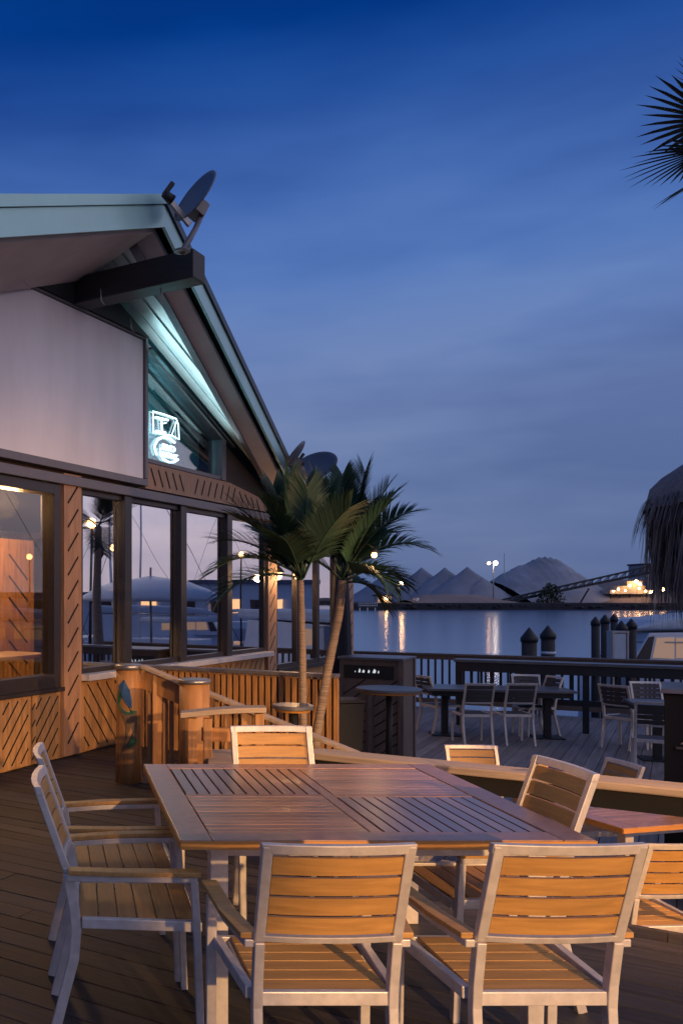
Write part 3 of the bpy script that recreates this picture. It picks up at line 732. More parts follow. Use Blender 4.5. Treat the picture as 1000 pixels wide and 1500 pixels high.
mb = MB(); mb.lathe([(.118, 0), (.116, .5), (.118, .90)], (0, 0, 0), 28); mb.build('shaft', 'log', p2)
mb = MB(); mb.lathe([(.128, .901), (.128, .925), (.12, .935)], (0, 0, 0), 28); mb.build('cap', 'cap', p2)
hr = thing('stair_handrail', 'sloping wooden handrail running down from the carved post to the lower deck', 'handrail', (0, 0, 0))
h0, h1 = Vector((.66, 7.62, .985)), Vector((2.15, 6.60, .42))
mb = MB(); mb.beam(h0, h1, .09, .03); mb.build('top_rail', 'rail', hr, .005)
mb = MB(); k = h0.lerp(h1, .30); mb.beam(h0+Vector((.0, .03, -.11)), k+Vector((0, .03, -.11)), .035, .15); mb.beam(h0.lerp(h1, .5)+Vector((0, .03, -.22)), h1+Vector((0, .03, -.12)), .03, .09); mb.build('rail_board', 'log', hr, .004)
for s in (.08, .22, .52, .97):
    q = h0.lerp(h1, s); mb = MB(); z0 = 0 if s < .5 else LZ
    mb.beam((q.x, q.y+.05, z0), (q.x, q.y+.05, q.z-.02), .085, .07); mb.build('post', 'fence', hr, .004)
for s in (.04, .12, .155, .27, .33, .38, .43):
    q = h0.lerp(h1, s); mb = MB(); mb.beam((q.x, q.y+.06, 0), (q.x, q.y+.06, q.z-.03), .035, .03); mb.build('baluster', 'fence', hr)
# slatted fence in front of the building
fn = thing('slat_fence', 'tight vertical slat wooden fence below the restaurant windows', 'fence', (.62, 9.62, 0), ANG)
FL = 2.30
mb = MB(); mb.box(-.1, FL, -.07, .07, .825, .86); mb.build('top_rail', 'frame2', fn, .004)
mb = MB(); mb.box(0, FL, .022, .045, .70, .80); mb.box(0, FL, .022, .045, -.3, -.2); mb.box(0, FL, .05, .06, LZ, .79); mb.build('backing_rail', 'brown', fn)
sm = None; k = 0; x = .02
while x < FL-.03:
    if sm is None:
        mb = MB(); mb.box(0, .042, -.012, .02, LZ+.02, .824); sm = mb.build('slat', 'fence', fn, .002); sm.location = (x, 0, 0)
    else:
        o = sm.copy(); COL.objects.link(o); o.location = (x, random.uniform(-.004, .004), 0)
    x += .066
# rustic armchair behind table
ra = thing('rustic_bench', 'rustic wooden bench with curved arm boards beside the round posts', 'bench', (1.08, 6.05, 0), math.radians(-8))
def curved(mb, x0, x1, y0, y1, z, rise, th=.035, n=8):
    lo = []
    for i in range(n+1):
        s = i/n; x = x0+(x1-x0)*s; zz = z+rise*math.sin(s*math.pi*.5)
        lo.append((x, zz))
    for (xa, za), (xb, zb) in zip(lo, lo[1:]):
        mb.hexa([(xa, y0, za-th), (xb, y0, zb-th), (xb, y1, zb-th), (xa, y1, za-th), (xa, y0, za), (xb, y0, zb), (xb, y1, zb), (xa, y1, za)])
    bmesh.ops.remove_doubles(mb.bm, verts=mb.bm.verts[:], dist=.0005)
mb = MB(); curved(mb, -.30, .26, -.10, .05, .80, .045); mb.build('arm_board', 'rail', ra, .004)
mb = MB(); curved(mb, -.12, .72, -.22, .28, .50, .02); mb.build('seat', 'rail', ra, .004)
mb = MB(); mb.box(-.16, .22, .0, .04, .60, .69); mb.build('back_board', 'log', ra, .004)
for x, zz in ((-.22, .76), (-.12, .76), (.22, .80), (.66, .46)):
    mb = MB(); mb.box(x-.03, x+.03, -.06, .0, 0, zz); mb.build('leg', 'fence', ra, .004)
mb = MB(); mb.box(-.08, .6, -.17, -.14, .36, .45); mb.build('apron', 'cabin', ra, .004)

# ------------------------------------------------------------ pub tables, waste cabinets, folded parasol
def pub_table(loc, r, h, label):
    t = thing('pub_table', label, 'round table', loc, 0, 'round pub tables on the lower deck')
    mb = MB(); mb.lathe([(r-.01, h-.035), (r, h-.03), (r, h-.006), (r-.006, h)], (0, 0, 0), 40, False); mb.build('tabletop', 'darktop', t)
    mb = MB(); mb.lathe([(r-.03, h-.055), (r-.02, h-.036)], (0, 0, 0), 40, False); mb.build('underside', 'edge', t)
    mb = MB(); mb.tube([(0, 0, .03), (0, 0, h-.05)], .035, 14); mb.build('pedestal', 'black', t)
    mb = MB(); mb.lathe([(.25, 0), (.25, .015), (.06, .04), (.04, .06)], (0, 0, 0), 24); mb.build('base', 'black', t)
pub_table((1.86, 7.35, LZ), .165, 1.245, 'small round grey table in front of the thin palm trunks')
pub_table((3.54, 9.85, LZ), .34, 1.13, 'round dark table standing in front of the waste cabinet')
wc = thing('waste_cabinet', 'weathered wooden waste cabinet with a dark slot and slanted grooves', 'cabinet', P(497, 875, 11.6)+Vector((0, 0, LZ-1.57)), ANG)
cw, cd, chh = .78, .62, 1.36
mb = MB(); mb.box(0, cw, 0, cd, 0, chh-.03); bmesh.ops.recalc_face_normals(mb.bm, faces=mb.bm.faces[:]); mb.mi = 1
for x0 in (.05, .44):
    for i in range(7): slot(mb, x0, .10+i*.13, .28, .20, -.0025, .008)
mb.build('body', ['cabin', 'groove'], wc, fix=False)
mb = MB()
for x in (0, .375, .745): mb.box(x-.01, x+.045, -.03, -.001, 0, 1.0)
mb.box(cw-.05, cw+.02, -.028, .05, 0, chh-.031); mb.box(cw+.001, cw+.018, cd-.07, cd, 0, chh-.031); mb.build('trim', 'cabin', wc, .003)
mb = MB(); mb.box(-.02, cw+.02, -.04, cd+.02, chh-.03, chh); mb.build('top', 'darktop', wc, .004)
mb = MB(); mb.box(.06, .68, -.012, -.003, chh-.27, chh-.10); mb.build('slot', 'black', wc)
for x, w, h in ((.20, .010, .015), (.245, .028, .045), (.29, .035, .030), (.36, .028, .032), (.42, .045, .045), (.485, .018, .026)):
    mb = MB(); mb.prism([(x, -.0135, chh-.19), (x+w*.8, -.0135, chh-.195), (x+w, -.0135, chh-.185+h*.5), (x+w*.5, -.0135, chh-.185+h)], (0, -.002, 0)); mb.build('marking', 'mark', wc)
dc = thing('waste_cabinet', 'dark brown cabinet with a pale ledge at the right edge of the lower deck', 'cabinet', P(972, 875, 6.5)+Vector((0, 0, LZ-1.57)), ANG)
mb = MB(); mb.box(0, .9, 0, .6, 0, 1.43); mb.build('body', 'under', dc, .004)
mb = MB(); mb.box(-.02, .92, -.04, .62, 1.431, 1.465); mb.build('top', 'cap', dc, .004)
mb = MB(); mb.prism([(.095, -.004, 1.07), (.19, -.004, 1.07), (.19, -.004, 1.17)], (0, -.004, 0)); mb.build('sticker', 'rail', dc)
mb = MB(); mb.box(.07, .9, -.02, -.001, 1.035, 1.05); mb.build('shelf_lip', 'cabin', dc)
bn = thing('litter_bin', 'small black square bin between the palms and the waste cabinet', 'bin', P(504, 875, 9.8)+Vector((0, 0, LZ-1.57)), .1)
mb = MB(); mb.hexa([(-.13, -.13, 0), (.13, -.13, 0), (.13, .13, 0), (-.13, .13, 0), (-.16, -.16, .98), (.16, -.16, .98), (.16, .16, .98), (-.16, .16, .98)]); mb.build('body', 'black', bn, .01)
mb = MB(); mb.box(-.175, .175, -.175, .175, .985, 1.02); mb.build('lid', 'black', bn, .006)
fp = thing('folded_parasol', 'tall closed navy parasol standing behind the palm trunks', 'parasol', P(499, 875, 12.0)+Vector((0, 0, LZ-1.57)))
mb = MB(); n = 20; rings = []
for i in range(14):
    s = i/13; z = .55+s*2.35; r = .13*(1-.75*s**3)
    rings.append([mb.bm.verts.new((r*(1+.16*math.cos(5*a))*math.cos(a), r*(1+.16*math.cos(5*a))*math.sin(a), z)) for a in [2*math.pi*k/n for k in range(n)]])
for r0, r1 in zip(rings, rings[1:]):
    for k in range(n): mb.face([r0[k], r0[(k+1) % n], r1[(k+1) % n], r1[k]], True)
mb.face(rings[0]); mb.face(rings[-1]); mb.build('canopy', 'navy', fp)
mb = MB(); mb.tube([(0, 0, 0), (0, 0, 2.98)], .024, 10); mb.build('pole', 'black', fp)
mb = MB(); mb.lathe([(.28, 0), (.28, .05), (.08, .09)], (0, 0, 0), 20); mb.build('base', 'black', fp)

# ------------------------------------------------------------ far deck railing and drink counter
def railing(name, label, p, q, h, base, top_w, top_h, sp, posts, fascia=0, bottom=.1, m='cabin', topm='rail'):
    d = (q-p); Ln = d.length; t = thing(name, label, 'railing', (p.x, p.y, base), math.atan2(d.y, d.x))
    mb = MB(); mb.box(-.04, Ln, -top_w/2, top_w/2, h-top_h, h); mb.build('top_rail', topm, t, .005)
    if fascia: mb = MB(); mb.box(0, Ln, -top_w/2+.03, -top_w/2+.06, h-top_h-fascia, h-top_h-.002); mb.build('fascia', m, t)
    else: mb = MB(); mb.box(0, Ln, -.03, .03, h-top_h-.08, h-top_h-.002); mb.build('upper_rail', topm, t)
    mb = MB(); mb.box(0, Ln, -.035, .035, bottom, bottom+.09); mb.build('bottom_rail', m, t)
    x = .0; pm = None
    for x in posts:
        mb = MB(); mb.box(x-.045, x+.045, -.04, .04, 0, h-top_h-.004); mb.build('post', m, t)
    bm_ = None; x = sp*.5
    while x < Ln:
        if all(abs(x-q_) > .06 for q_ in posts):
            if bm_ is None:
                mb = MB(); mb.box(-.018, .018, -.018, .018, bottom+.085, h-top_h-(.0 if fascia else .05)); bm_ = mb.build('baluster', 'steel' if 1 else m, t); bm_.location.x = x
            else: o = bm_.copy(); COL.objects.link(o); o.location.x = x
        x += sp
    return t
railing('deck_railing', 'long baluster railing at the water edge of the lower deck', Vector((5.2, 18.35, 0)), Vector((12.2, 14.15, 0)), 1.05, LZ, .14, .035, .125, [0.02, 1.75, 3.6, 5.4, 7.2], topm='cabin')
railing('counter_railing', 'thick dark drink counter on a baluster railing behind the far tables', Vector((6.53, 15.0, 0)), Vector((10.6, 12.49, 0)), 1.10, LZ, .30, .045, .145, [.03, 1.85, 3.7], fascia=.15, bottom=.42, m='beam', topm='darktop')
mb = MB(); o = P(0, 0, 1)

# ------------------------------------------------------------ far furniture (blue dusk)
GF = 'dark slat side chairs around the far tables'
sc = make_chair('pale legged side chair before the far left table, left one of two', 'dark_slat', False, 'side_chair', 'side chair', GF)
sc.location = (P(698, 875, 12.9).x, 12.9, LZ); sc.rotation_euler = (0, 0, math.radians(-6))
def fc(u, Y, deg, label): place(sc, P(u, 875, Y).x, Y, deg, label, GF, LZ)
fc(759, 12.9, -6, 'pale legged side chair before the far left table, right one of two')
fc(628, 14.1, -75, 'side chair at the left end of the far left table beside the open railing')
fc(800, 13.9, 95, 'side chair at the right end of the far left table in front of the counter')
fc(772, 14.1, 165, 'side chair facing the viewer behind the far left table')
fc(905, 12.6, -60, 'leftmost side chair of the group at the far right table')
fc(958, 10.6, -30, 'nearest side chair of the far right table, back turned to the viewer')
fc(950, 12.9, 170, 'side chair behind the far right table facing the viewer')
GT = 'dark outdoor tables on the lower deck'
def dark_table(u, Y, w, d, deg, label):
    t = thing('patio_table', label, 'table', (P(u, 875, Y).x, Y, LZ), math.radians(deg), GT)
    mb = MB(); mb.box(-w/2, w/2, -d/2, d/2, .71, .745); mb.build('tabletop', 'darktop', t, .004)
    mb = MB(); mb.box(-w/2+.06, w/2-.06, -d/2+.06, d/2-.06, .63, .708); mb.build('apron', 'black', t)
    for sx in (-1, 1): mb = MB(); mb.box(sx*(w/2-.3)-.045, sx*(w/2-.3)+.045, -.045, .045, .02, .63); mb.box(sx*(w/2-.3)-.2, sx*(w/2-.3)+.2, -.2, .2, 0, .02); mb.build('pedestal', 'black', t)
    return t
dark_table(725, 13.75, 2.05, .8, -12, 'long dark table in front of the far counter with chairs around it')
dark_table(985, 11.7, .95, .9, -20, 'dark square table at the right edge of the lower deck')
# ------------------------------------------------------------ pilings, boat
GP = 'capped timber dock pilings beyond the railing'
def piling(u, vt, Y, px, label, cap=1):
    r = px/2/F*Y; c = P(u, 875, Y); t = thing('dock_piling', label, 'piling', (c.x, c.y, WZ-.2), 0, GP)
    zt = P(u, vt, Y).z-WZ+.2; hc = r*1.5
    mb = MB(); mb.lathe([(r*.95, 0), (r*.93, zt-hc)], (0, 0, 0), 18); mb.build('shaft', 'pile', t)
    mb = MB(); mb.lathe([(r*1.06, zt-hc-.08), (r*1.08, zt-hc+.02), (.01, zt)], (0, 0, 0), 18); mb.build('cap', 'black', t)
    return t
piling(774.5, 919, 21, 22, 'thick capped piling standing alone left of its near twin')
p_ = piling(802, 916, 21.5, 20, 'capped piling with pale ropes right of the thick lone one')
mb = MB(); r = 10/F*21.5
for z in (2.32, 2.02): mb.lathe([(r*1.05, z), (r*1.1, z+.03), (r*1.05, z+.06)], (0, 0, 0), 18)
mb.build('rope', 'boat', p_)
piling(871.5, 903, 24, 12, 'leftmost slim piling of the cluster by the boat')
piling(885.5, 900, 23.2, 12, 'tallest slim piling, second from the left in the cluster by the boat')
piling(898.5, 899, 25.5, 10, 'thin piling furthest back in the cluster by the boat')
piling(909.5, 909, 22, 15, 'short thick piling at the middle of the cluster by the boat')
piling(924, 906, 22.6, 14, 'rightmost piling of the cluster, beside the boat')
pc = thing('utility_pedestal', 'pale blue dock box pedestal in front of the piling cluster', 'dock pedestal', P(904, 875, 21.2)+Vector((0, 0, WZ-1.57)))
mb = MB(); mb.box(-.14, .14, -.1, .1, 1.7, 2.62); mb.build('panel', 'canvas', pc)
mb = MB()
for x in (-.17, .17): mb.box(x-.02, x+.02, -.12, .12, 0, 2.64)
mb.box(-.20, .20, -.12, .12, 2.641, 2.68); mb.build('frame', 'cap', pc)
bt = thing('motor_boat', 'white motor cruiser with pale blue canvas top moored at right', 'boat', (P(935, 875, 26).x-1.75, 26.0, WZ), math.radians(-8))
mb = MB()   # hull: loft along local x (bow at left)
secs = []
for i in range(13):
    s = i/12; x = s*8.5; bw = 1.5*math.sin(min(1, s*1.9)*math.pi/2)**.8+.02; sh = 1.35-.28*s
    secs.append([(x, -bw, sh), (x, -bw*.86, .45), (x, -bw*.45, -.2), (x, bw*.45, -.2), (x, bw*.86, .45), (x, bw, sh)])
V = [[mb.bm.verts.new(p) for p in q] for q in secs]
for a, b in zip(V, V[1:]):
    for k in range(5): mb.face([a[k], a[k+1], b[k+1], b[k]], True)
    mb.face([a[5], a[0], b[0], b[5]])
mb.face(V[0]); mb.face(V[-1]); mb.build('hull', 'boat', bt)
mb = MB(); mb.prism([(.85, -1.12, 1.2), (1.38, -1.12, 1.95), (7, -1.12, 2.05), (7.3, -1.12, 1.1)], (0, 2.24, 0)); mb.build('cabin', 'boat', bt, .03)
mb = MB(); mb.prism([(1.02, -1.14, 1.36), (1.36, -1.14, 1.86), (1.50, -1.14, 1.88), (1.38, -1.14, 1.36)], (0, .015, 0)); mb.build('windscreen', 'frame', bt)
cw_ = emis('dim_lit_cabin_window', (1, .6, .4), .28)
for x in (1.56, 2.05, 2.55, 3.4): mb = MB(); mb.prism([(x-(.10 if x < 1.6 else 0), -1.14, 1.42), (x, -1.14, 1.84), (x+.44, -1.14, 1.86), (x+.44, -1.14, 1.40)], (0, .015, 0)); mb.build('window', cw_, bt)
mb = MB(); mb.prism([(.95, -1.2, 2.02), (1.5, -1.2, 2.22), (3.2, -1.2, 2.36), (7.5, -1.2, 2.36), (7.5, -1.2, 2.08)], (0, 2.4, 0)); bt.scale.z = 1.28; mb.build('canvas_top', 'canvas', bt, .08)
mb = MB(); mb.tube([(.3, -.3, 1.35), (1.0, -1.0, 1.75), (2.5, -1.25, 1.75)], .02, 6); mb.build('bow_rail', 'cap', bt)

# ------------------------------------------------------------ palms
def segment(mb, p, d, side, L, w, droop, n=4):
    """one narrow tapering leaflet, folded into a shallow V"""
    d = d.normalized(); prev = None; q = p.copy(); v = d.copy()
    nrm = d.cross(side).normalized(); s = side.normalized()
    for i in range(n+1):
        k = i/n; ww = w*(.55+1.6*k*(1-k))*(1-k)**.35 if i < n else .0008
        a, b, c = mb.bm.verts.new(q-s*ww), mb.bm.verts.new(q+nrm*ww*.25), mb.bm.verts.new(q+s*ww)
        if prev: mb.face([prev[0], prev[1], b, a]); mb.face([prev[1], prev[2], c, b])
        prev = (a, b, c); q = q+v*(L/n); v = (v+Vector((0, 0, -droop*(k+.15)))).normalized()
def fan_leaf(mb, base, dirv, pet, R, droop, rnd, nseg=26, spread=2.2):
    """costapalmate leaf: curved petiole, then segments radiating from the hub"""
    d = dirv.normalized(); pts = [base.copy()]; v = d.copy(); q = base.copy()
    for i in range(5): q = q+v*(pet/5); v = (v+Vector((0, 0, -droop*.22))).normalized(); pts.append(q.copy())
    mb.tube(pts, [.012, .011, .009, .008, .007, .006], 5)
    side = v.cross(Vector((0, 0, 1)));
    if side.length < .1: side = Vector((1, 0, 0))
    side.normalize(); up = side.cross(v).normalized()
    for k in range(nseg):
        a = (k/(nseg-1)-.5)*2*spread; dd = v*math.cos(a)+side*math.sin(a)
        dd = (dd+up*.12*math.cos(a*2)).normalized()
        L = R*(1-.30*abs(a/spread)**2)*rnd.uniform(.88, 1.05)
        segment(mb, q, dd, dd.cross(up), L, R*.052, droop*rnd.uniform(.2, .6), rnd)  if False else segment(mb, q, dd, dd.cross(up), L, R*.052, droop*rnd.uniform(.22, .55))
def frond(mb, base, dirv, Lr, droop, rnd, LL=.30, w=.0095, pairs=54):
    """arching feather leaf: rachis bending under its weight, long narrow leaflets on both sides"""
    v = dirv.normalized(); q = base.copy(); pts = [q.copy()]; ns_ = 12
    for i in range(ns_):
        q = q+v*(Lr/ns_); v = (v+Vector((0, 0, -droop*(.25+1.1*i/ns_)/ns_*2.2))).normalized(); pts.append(q.copy())
    mb.tube(pts, [.010*(1-.75*i/ns_)+.0015 for i in range(ns_+1)], 5)
    side = dirv.cross(Vector((0, 0, 1)))
    if side.length < .15: side = Vector((math.cos(rnd.uniform(0, 6)), math.sin(rnd.uniform(0, 6)), 0))
    side.normalize(); tw = rnd.uniform(-.5, .5)
    for k in range(pairs):
        s_ = .20+.80*k/(pairs-1); f_ = s_*ns_; i = min(ns_-1, int(f_)); p = pts[i].lerp(pts[i+1], f_-i); d = (pts[i+1]-pts[i]).normalized()
        up = side.cross(d).normalized()
        if up.z < 0: up = -up
        sd = (side*math.cos(tw)+up*math.sin(tw)).normalized()
        ang = math.radians(62-34*s_); L = LL*(.55+1.5*s_*(1-s_)+.1)*rnd.uniform(.85, 1.1)
        for sg in (-1, 1):
            dd = d*math.cos(ang)+sd*sg*math.sin(ang)+up*.22
            segment(mb, p, dd, dd.cross(up), L, w*rnd.uniform(.8, 1.2), rnd.uniform(.25, .6)*droop+.08, 4)
def palm(name, label, trunk, r0, r1, leaves, R, seed, leafm='leaf', feather=True):
    rnd = random.Random(seed); t = thing(name, label, 'palm tree', trunk[0]); o = Vector(trunk[0])
    tr = [Vector(p)-o for p in trunk]; pts = []
    for i in range(len(tr)-1):
        for k in range(6): pts.append(tr[i].lerp(tr[i+1], k/6))
    pts.append(tr[-1]); n = len(pts)
    rad = [(r0+(r1-r0)*i/(n-1))*(1+.05*(i % 2)) for i in range(n)]; rad[0] *= 1.35
    mb = MB(); mb.tube(pts, rad, 14); mb.build('trunk', 'bark', t)
    mb = MB(); top = pts[-1]
    for (az, el, pet, sc_, dr) in leaves:
        a, e = math.radians(az), math.radians(el)
        d = Vector((math.sin(a)*math.cos(e), math.cos(a)*math.cos(e), math.sin(e)))
        bs = top+Vector((rnd.uniform(-.02, .02), rnd.uniform(-.02, .02), rnd.uniform(-.03, .05)))
        if feather: frond(mb, bs, d, (pet+R*sc_)*.90, dr, rnd, LL=R*.60, w=.0095)
        else: fan_leaf(mb, bs, d, pet, R*sc_, dr, rnd)
    mb.build('crown', leafm, t, fix=False)
    return t
# az: 0 = away, 90 = right, -90 = left, 180 = toward camera
L1 = [(-90, 30, .50, .85, .95), (-95, 12, .55, .6, .85), (-100, 55, .40, 1, .55), (-80, 72, .35, 1.05, .35), (-60, 42, .4, 1, .6), (-130, 62, .38, 1, .5), (180, 78, .35, 1, .35), (150, 58, .35, 1, .5), (90, 76, .35, 1.05, .3),
      (75, 56, .38, 1, .5), (0, 68, .4, 1, .4), (30, 82, .4, 1.05, .2), (-20, 50, .4, 1, .5), (-150, 42, .35, .9, .6), (-110, 84, .4, 1.1, .2), (-40, 74, .4, 1.1, .3), (-70, 60, .4, 1.05, .5), (60, 70, .4, 1.1, .3)]
palm('palm_tree', 'slim palm with straight lit trunk and green crown in front of the windows', [P(445, 1085, 7.9)+Vector((0, 0, -.6)), P(444, 1080, 7.9), P(443, 950, 7.9), P(440, 850, 7.9)], .034, .028, L1, .52, 11)
L2 = [(90, 44, .44, .85, .85), (85, 58, .44, 1.05, .65), (100, 70, .45, 1.1, .4), (60, 50, .45, .95, .7), (80, 30, .34, .62, 1.0), (100, 20, .26, .5, 1.1), (20, 80, .45, 1.15, .25), (-40, 75, .45, 1.1, .3), (-90, 64, .4, .85, .5),
      (-100, 40, .3, .6, .7), (0, 56, .4, 1, .5), (45, 66, .45, 1, .5), (140, 64, .35, 1, .5), (70, 5, .24, .5, 1.0), (150, 20, .2, .6, 1.0), (90, 80, .5, 1.15, .25), (70, 64, .5, 1.05, .5)]
palm('palm_tree', 'leaning palm with curved trunk and dark drooping crown right of the slim one', [P(460, 1100, 8.1)+Vector((0, 0, -.5)), P(463, 1080, 8.1), P(480, 980, 8.1), P(496, 900, 8.1), P(502, 850, 8.1)], .041, .036, L2, .52, 23)
# big palm beyond the right edge
L3 = [(-95, 5, .50, 1, .25), (-95, 35, .5, 1, .2), (-110, -20, .45, 1, .3), (-60, 60, .5, 1, .2), (90, 20, .5, 1, .3), (150, 40, .5, 1, .3), (30, 30, .5, 1, .3), (-20, 70, .5, 1, .2), (180, -5, .5, 1, .3), (60, -20, .5, 1, .4)]
tb = P(1112, 222, 8.0)
palm('palm_tree', 'tall palm at the upper right corner showing dark spiky leaves', [(tb.x+.1, tb.y+.1, LZ), (tb.x+.05, tb.y, 2.5), (tb.x, tb.y, tb.z)], .12, .09, L3, .66, 31, 'leafd', False)
palm('palm_tree', 'tall palm beyond the right edge mirrored in the left windows', [(11.6, 13.9, LZ), (11.5, 13.8, 1.5), (11.4, 13.8, 3.25)], .12, .09, L3, .95, 37, 'leafd')
# planter shrubs at the palm feet
mb = MB(); rnd = random.Random(9); c = Vector((2.33, 7.85, .02))
for i in range(700):
    a = rnd.uniform(0, 6.28); k = rnd.random()**.5
    p = c+Vector((.42*k*math.cos(a), .28*k*math.sin(a), rnd.uniform(-.55, .22*(1.2-k))))
    d = Vector((math.cos(a)*.6, math.sin(a)*.6, rnd.uniform(.2, 1.1))); segment(mb, p, d, d.cross(Vector((0, 0, 1))), rnd.uniform(.05, .12), .010, .6, 3)
tag(mb.build('ground_plants', 'shrub', fix=False), 'low dark leafy plants around the foot of the palms', 'plants')

# ------------------------------------------------------------ thatched parasol at right
th = thing('thatched_parasol', 'shaggy dark thatched parasol hanging in at the right edge', 'thatched parasol', (6.78, 8.0, LZ))
mb = MB(); mb.tube([(0, 0, 0), (0, 0, 3.3)], .06, 12); mb.build('pole', 'pile', th)
mb = MB(); R = 1.36
prof = [(R*1.03, 2.95), (R*1.01, 3.04), (R*.98, 3.14), (R*.92, 3.25), (R*.82, 3.35), (R*.68, 3.43), (R*.45, 3.51), (.03, 3.57)]
n = 48; rnd = random.Random(4)
rings = [[mb.bm.verts.new((r*(1+rnd.uniform(-.02, .02))*math.cos(2*math.pi*k/n), r*(1+rnd.uniform(-.02, .02))*math.sin(2*math.pi*k/n), z+rnd.uniform(-.015, .015))) for k in range(n)] for r, z in prof]
for r0, r1 in zip(rings, rings[1:]):
    for k in range(n): mb.face([r0[k], r0[(k+1) % n], r1[(k+1) % n], r1[k]], True)
mb.face(rings[-1]); mb.build('thatch_dome', 'thatch', th)
mb = MB()
for i in range(6500):
    a = rnd.uniform(0, 2*math.pi); lay = rnd.random(); r = R*(1.0-.30*lay**1.5)+rnd.uniform(-.02, .03); z = 3.02+.30*lay*rnd.random()
    L = rnd.uniform(.5, 1.25) if rnd.random() < .8 else rnd.uniform(.2, .5)
    d = Vector((math.cos(a)*rnd.uniform(-.14, .10), math.sin(a)*rnd.uniform(-.14, .10), -1))+Vector((rnd.uniform(-.08, .08), rnd.uniform(-.08, .08), 0))
    p = Vector((r*math.cos(a), r*math.sin(a), z)); tn = Vector((-math.sin(a), math.cos(a), 0))
    segment(mb, p, d, tn, L, rnd.uniform(.006, .014), .05, 3)
for i in range(4200):
    a = rnd.uniform(0, 2*math.pi); r = R*rnd.uniform(.45, 1.03); z = 3.60-.55*(r/R)**2.4+.01
    d = Vector((math.cos(a), math.sin(a), -.35-2.2*(r/R)**4)); tn = Vector((-math.sin(a), math.cos(a), 0))
    segment(mb, Vector((r*math.cos(a), r*math.sin(a), z)), d, tn, rnd.uniform(.2, .5), .010, .9, 4)
mb.build('thatch_fringe', 'thatch', th, fix=False)

# ------------------------------------------------------------ lamps that show
def wall_lamp(u, v, Y, r, label, reach):
    p = P(u, v, Y); t = thing('wall_lamp', label, 'lamp', p)
    mb = MB(); sphere(mb, (0, 0, 0), r); mb.build('bulb', 'warmbulb', t)
    mb = MB(); mb.lathe([(r*1.0, r*.55), (r*1.5, r*.6), (r*.8, r*1.5), (r*.3, r*1.8)], (0, 0, 0), 16); mb.build('shade', 'black', t)
    mb = MB(); mb.tube([(0, 0, r*1.7), (reach[0]*.4, reach[1]*.4, r*2.4), reach], .012, 8); mb.build('bracket', 'black', t)
wl = P(438, 842, 13.6); wall_lamp(437, 842, 13.6, .075, 'warm bulb lamp on the wall behind the slim palm', (W(7.1, .0, 0).x-wl.x, W(7.1, 0, 0).y-wl.y, .2))
lm = P(548, 813, 7.75); tk_ = P(503, 858, 8.12)-lm
sl = thing('hanging_lamp', 'warm bare bulb on a bracket beside the leaning palm crown', 'lamp', lm)
mb = MB(); sphere(mb, (0, 0, 0), .024); mb.build('bulb', 'warmbulb', sl)
mb = MB(); mb.lathe([(.042, .018), (.028, .045), (.012, .06)], (0, 0, 0), 14); mb.build('shade', 'black', sl)
mb = MB(); mb.tube([(0, 0, .055), (-.05, .03, .10), (tk_.x*.6, tk_.y*.6, .06), tk_], .005, 6); mb.build('bracket', 'black', sl)
# soffit floodlight
fl = thing('soffit_striplight', 'slim strip light above the triangular gable window', 'lamp', W(3.5, .16, 3.93), BANG)
fl.rotation_euler = (0, math.atan(SL), BANG)

# ------------------------------------------------------------ harbour beyond the right edge, seen mirrored in the windows
def mirror(x, y, z=WZ): return Vector((x, y, z))
mbg = 'marina buildings seen mirrored in the windows'
for i, (x, y, w, h, lab) in enumerate(((62, 34, 18, 3.4, 'long low white boat house mirrored in the windows'), (84, 62, 14, 5.0, 'taller pale marina office mirrored in the windows'), (56, 6, 16, 3.2, 'dark flat boat store mirrored in the left windows'))):
    t = thing('marina_building', lab, 'building', (x, y, WZ), math.radians(-60), mbg)
    mb = MB(); mb.box(-w/2, w/2, 0, 8, 0, h); mb.build('wall', 'boat' if i < 2 else 'canvas', t)
    mb = MB(); mb.prism([(-w/2-.5, -.5, h), (w/2+.5, -.5, h), (w/2+.5, 8.5, h), (-w/2-.5, 8.5, h)], (0, 0, .5)); mb.build('roof', 'stone', t)
    for k in range(5):
        mb = MB(); x0 = -w/2+1+k*(w-2)/5; mb.box(x0, x0+1.4, -.06, -.01, 1.6, 3.2); mb.build('window', 'litwin' if k % 2 else 'frame', t)
ps = thing('white_parasol', 'large white parasol mirrored in the middle windows', 'parasol', (16.0, 17.3, LZ-.2))
float_dock = struct(MB().box(12.8, 34, 12, 13.6, WZ-.1, WZ+.5).build('floating_dock', 'deck2'))
MB_ = MB(); MB_.lathe([(2.6, 0), (2.6, LZ-WZ)], (16.0, 17.3, WZ-.2), 12); struct(MB_.build('dock_platform', 'deck2'))
mb = MB(); mb.lathe([(2.1, 2.2), (2.1, 2.33), (1.7, 2.55), (1.1, 2.78), (.03, 2.95)], (0, 0, 0), 32); mb.build('canopy', 'boat', ps)
mb = MB(); mb.tube([(0, 0, 0), (0, 0, 3.2)], .035, 10); mb.build('pole', 'cap', ps)
for i, (x, y, lab) in enumerate(((30, 22, 'dock lamp post with a warm globe mirrored in the third window'), (17.6, 16.0, 'dock lamp post with a warm globe mirrored in the first window'), (40, 21, 'far dock lamp post mirrored low in the second window'), (34, 31, 'dock lamp post behind the boats, mirrored at right'), (48, 30, 'most distant dock lamp post, mirrored small'))):
    t = thing('dock_lamp', lab, 'lamp post', (x, y, WZ), 0, 'dock lamp posts mirrored in the windows')
    mb = MB(); mb.tube([(0, 0, 0), (0, 0, 5.6)], .05, 8); mb.build('pole', 'steel', t)
    mb = MB(); sphere(mb, (0, 0, 5.75), .17); mb.build('globe', 'warmbulb', t)

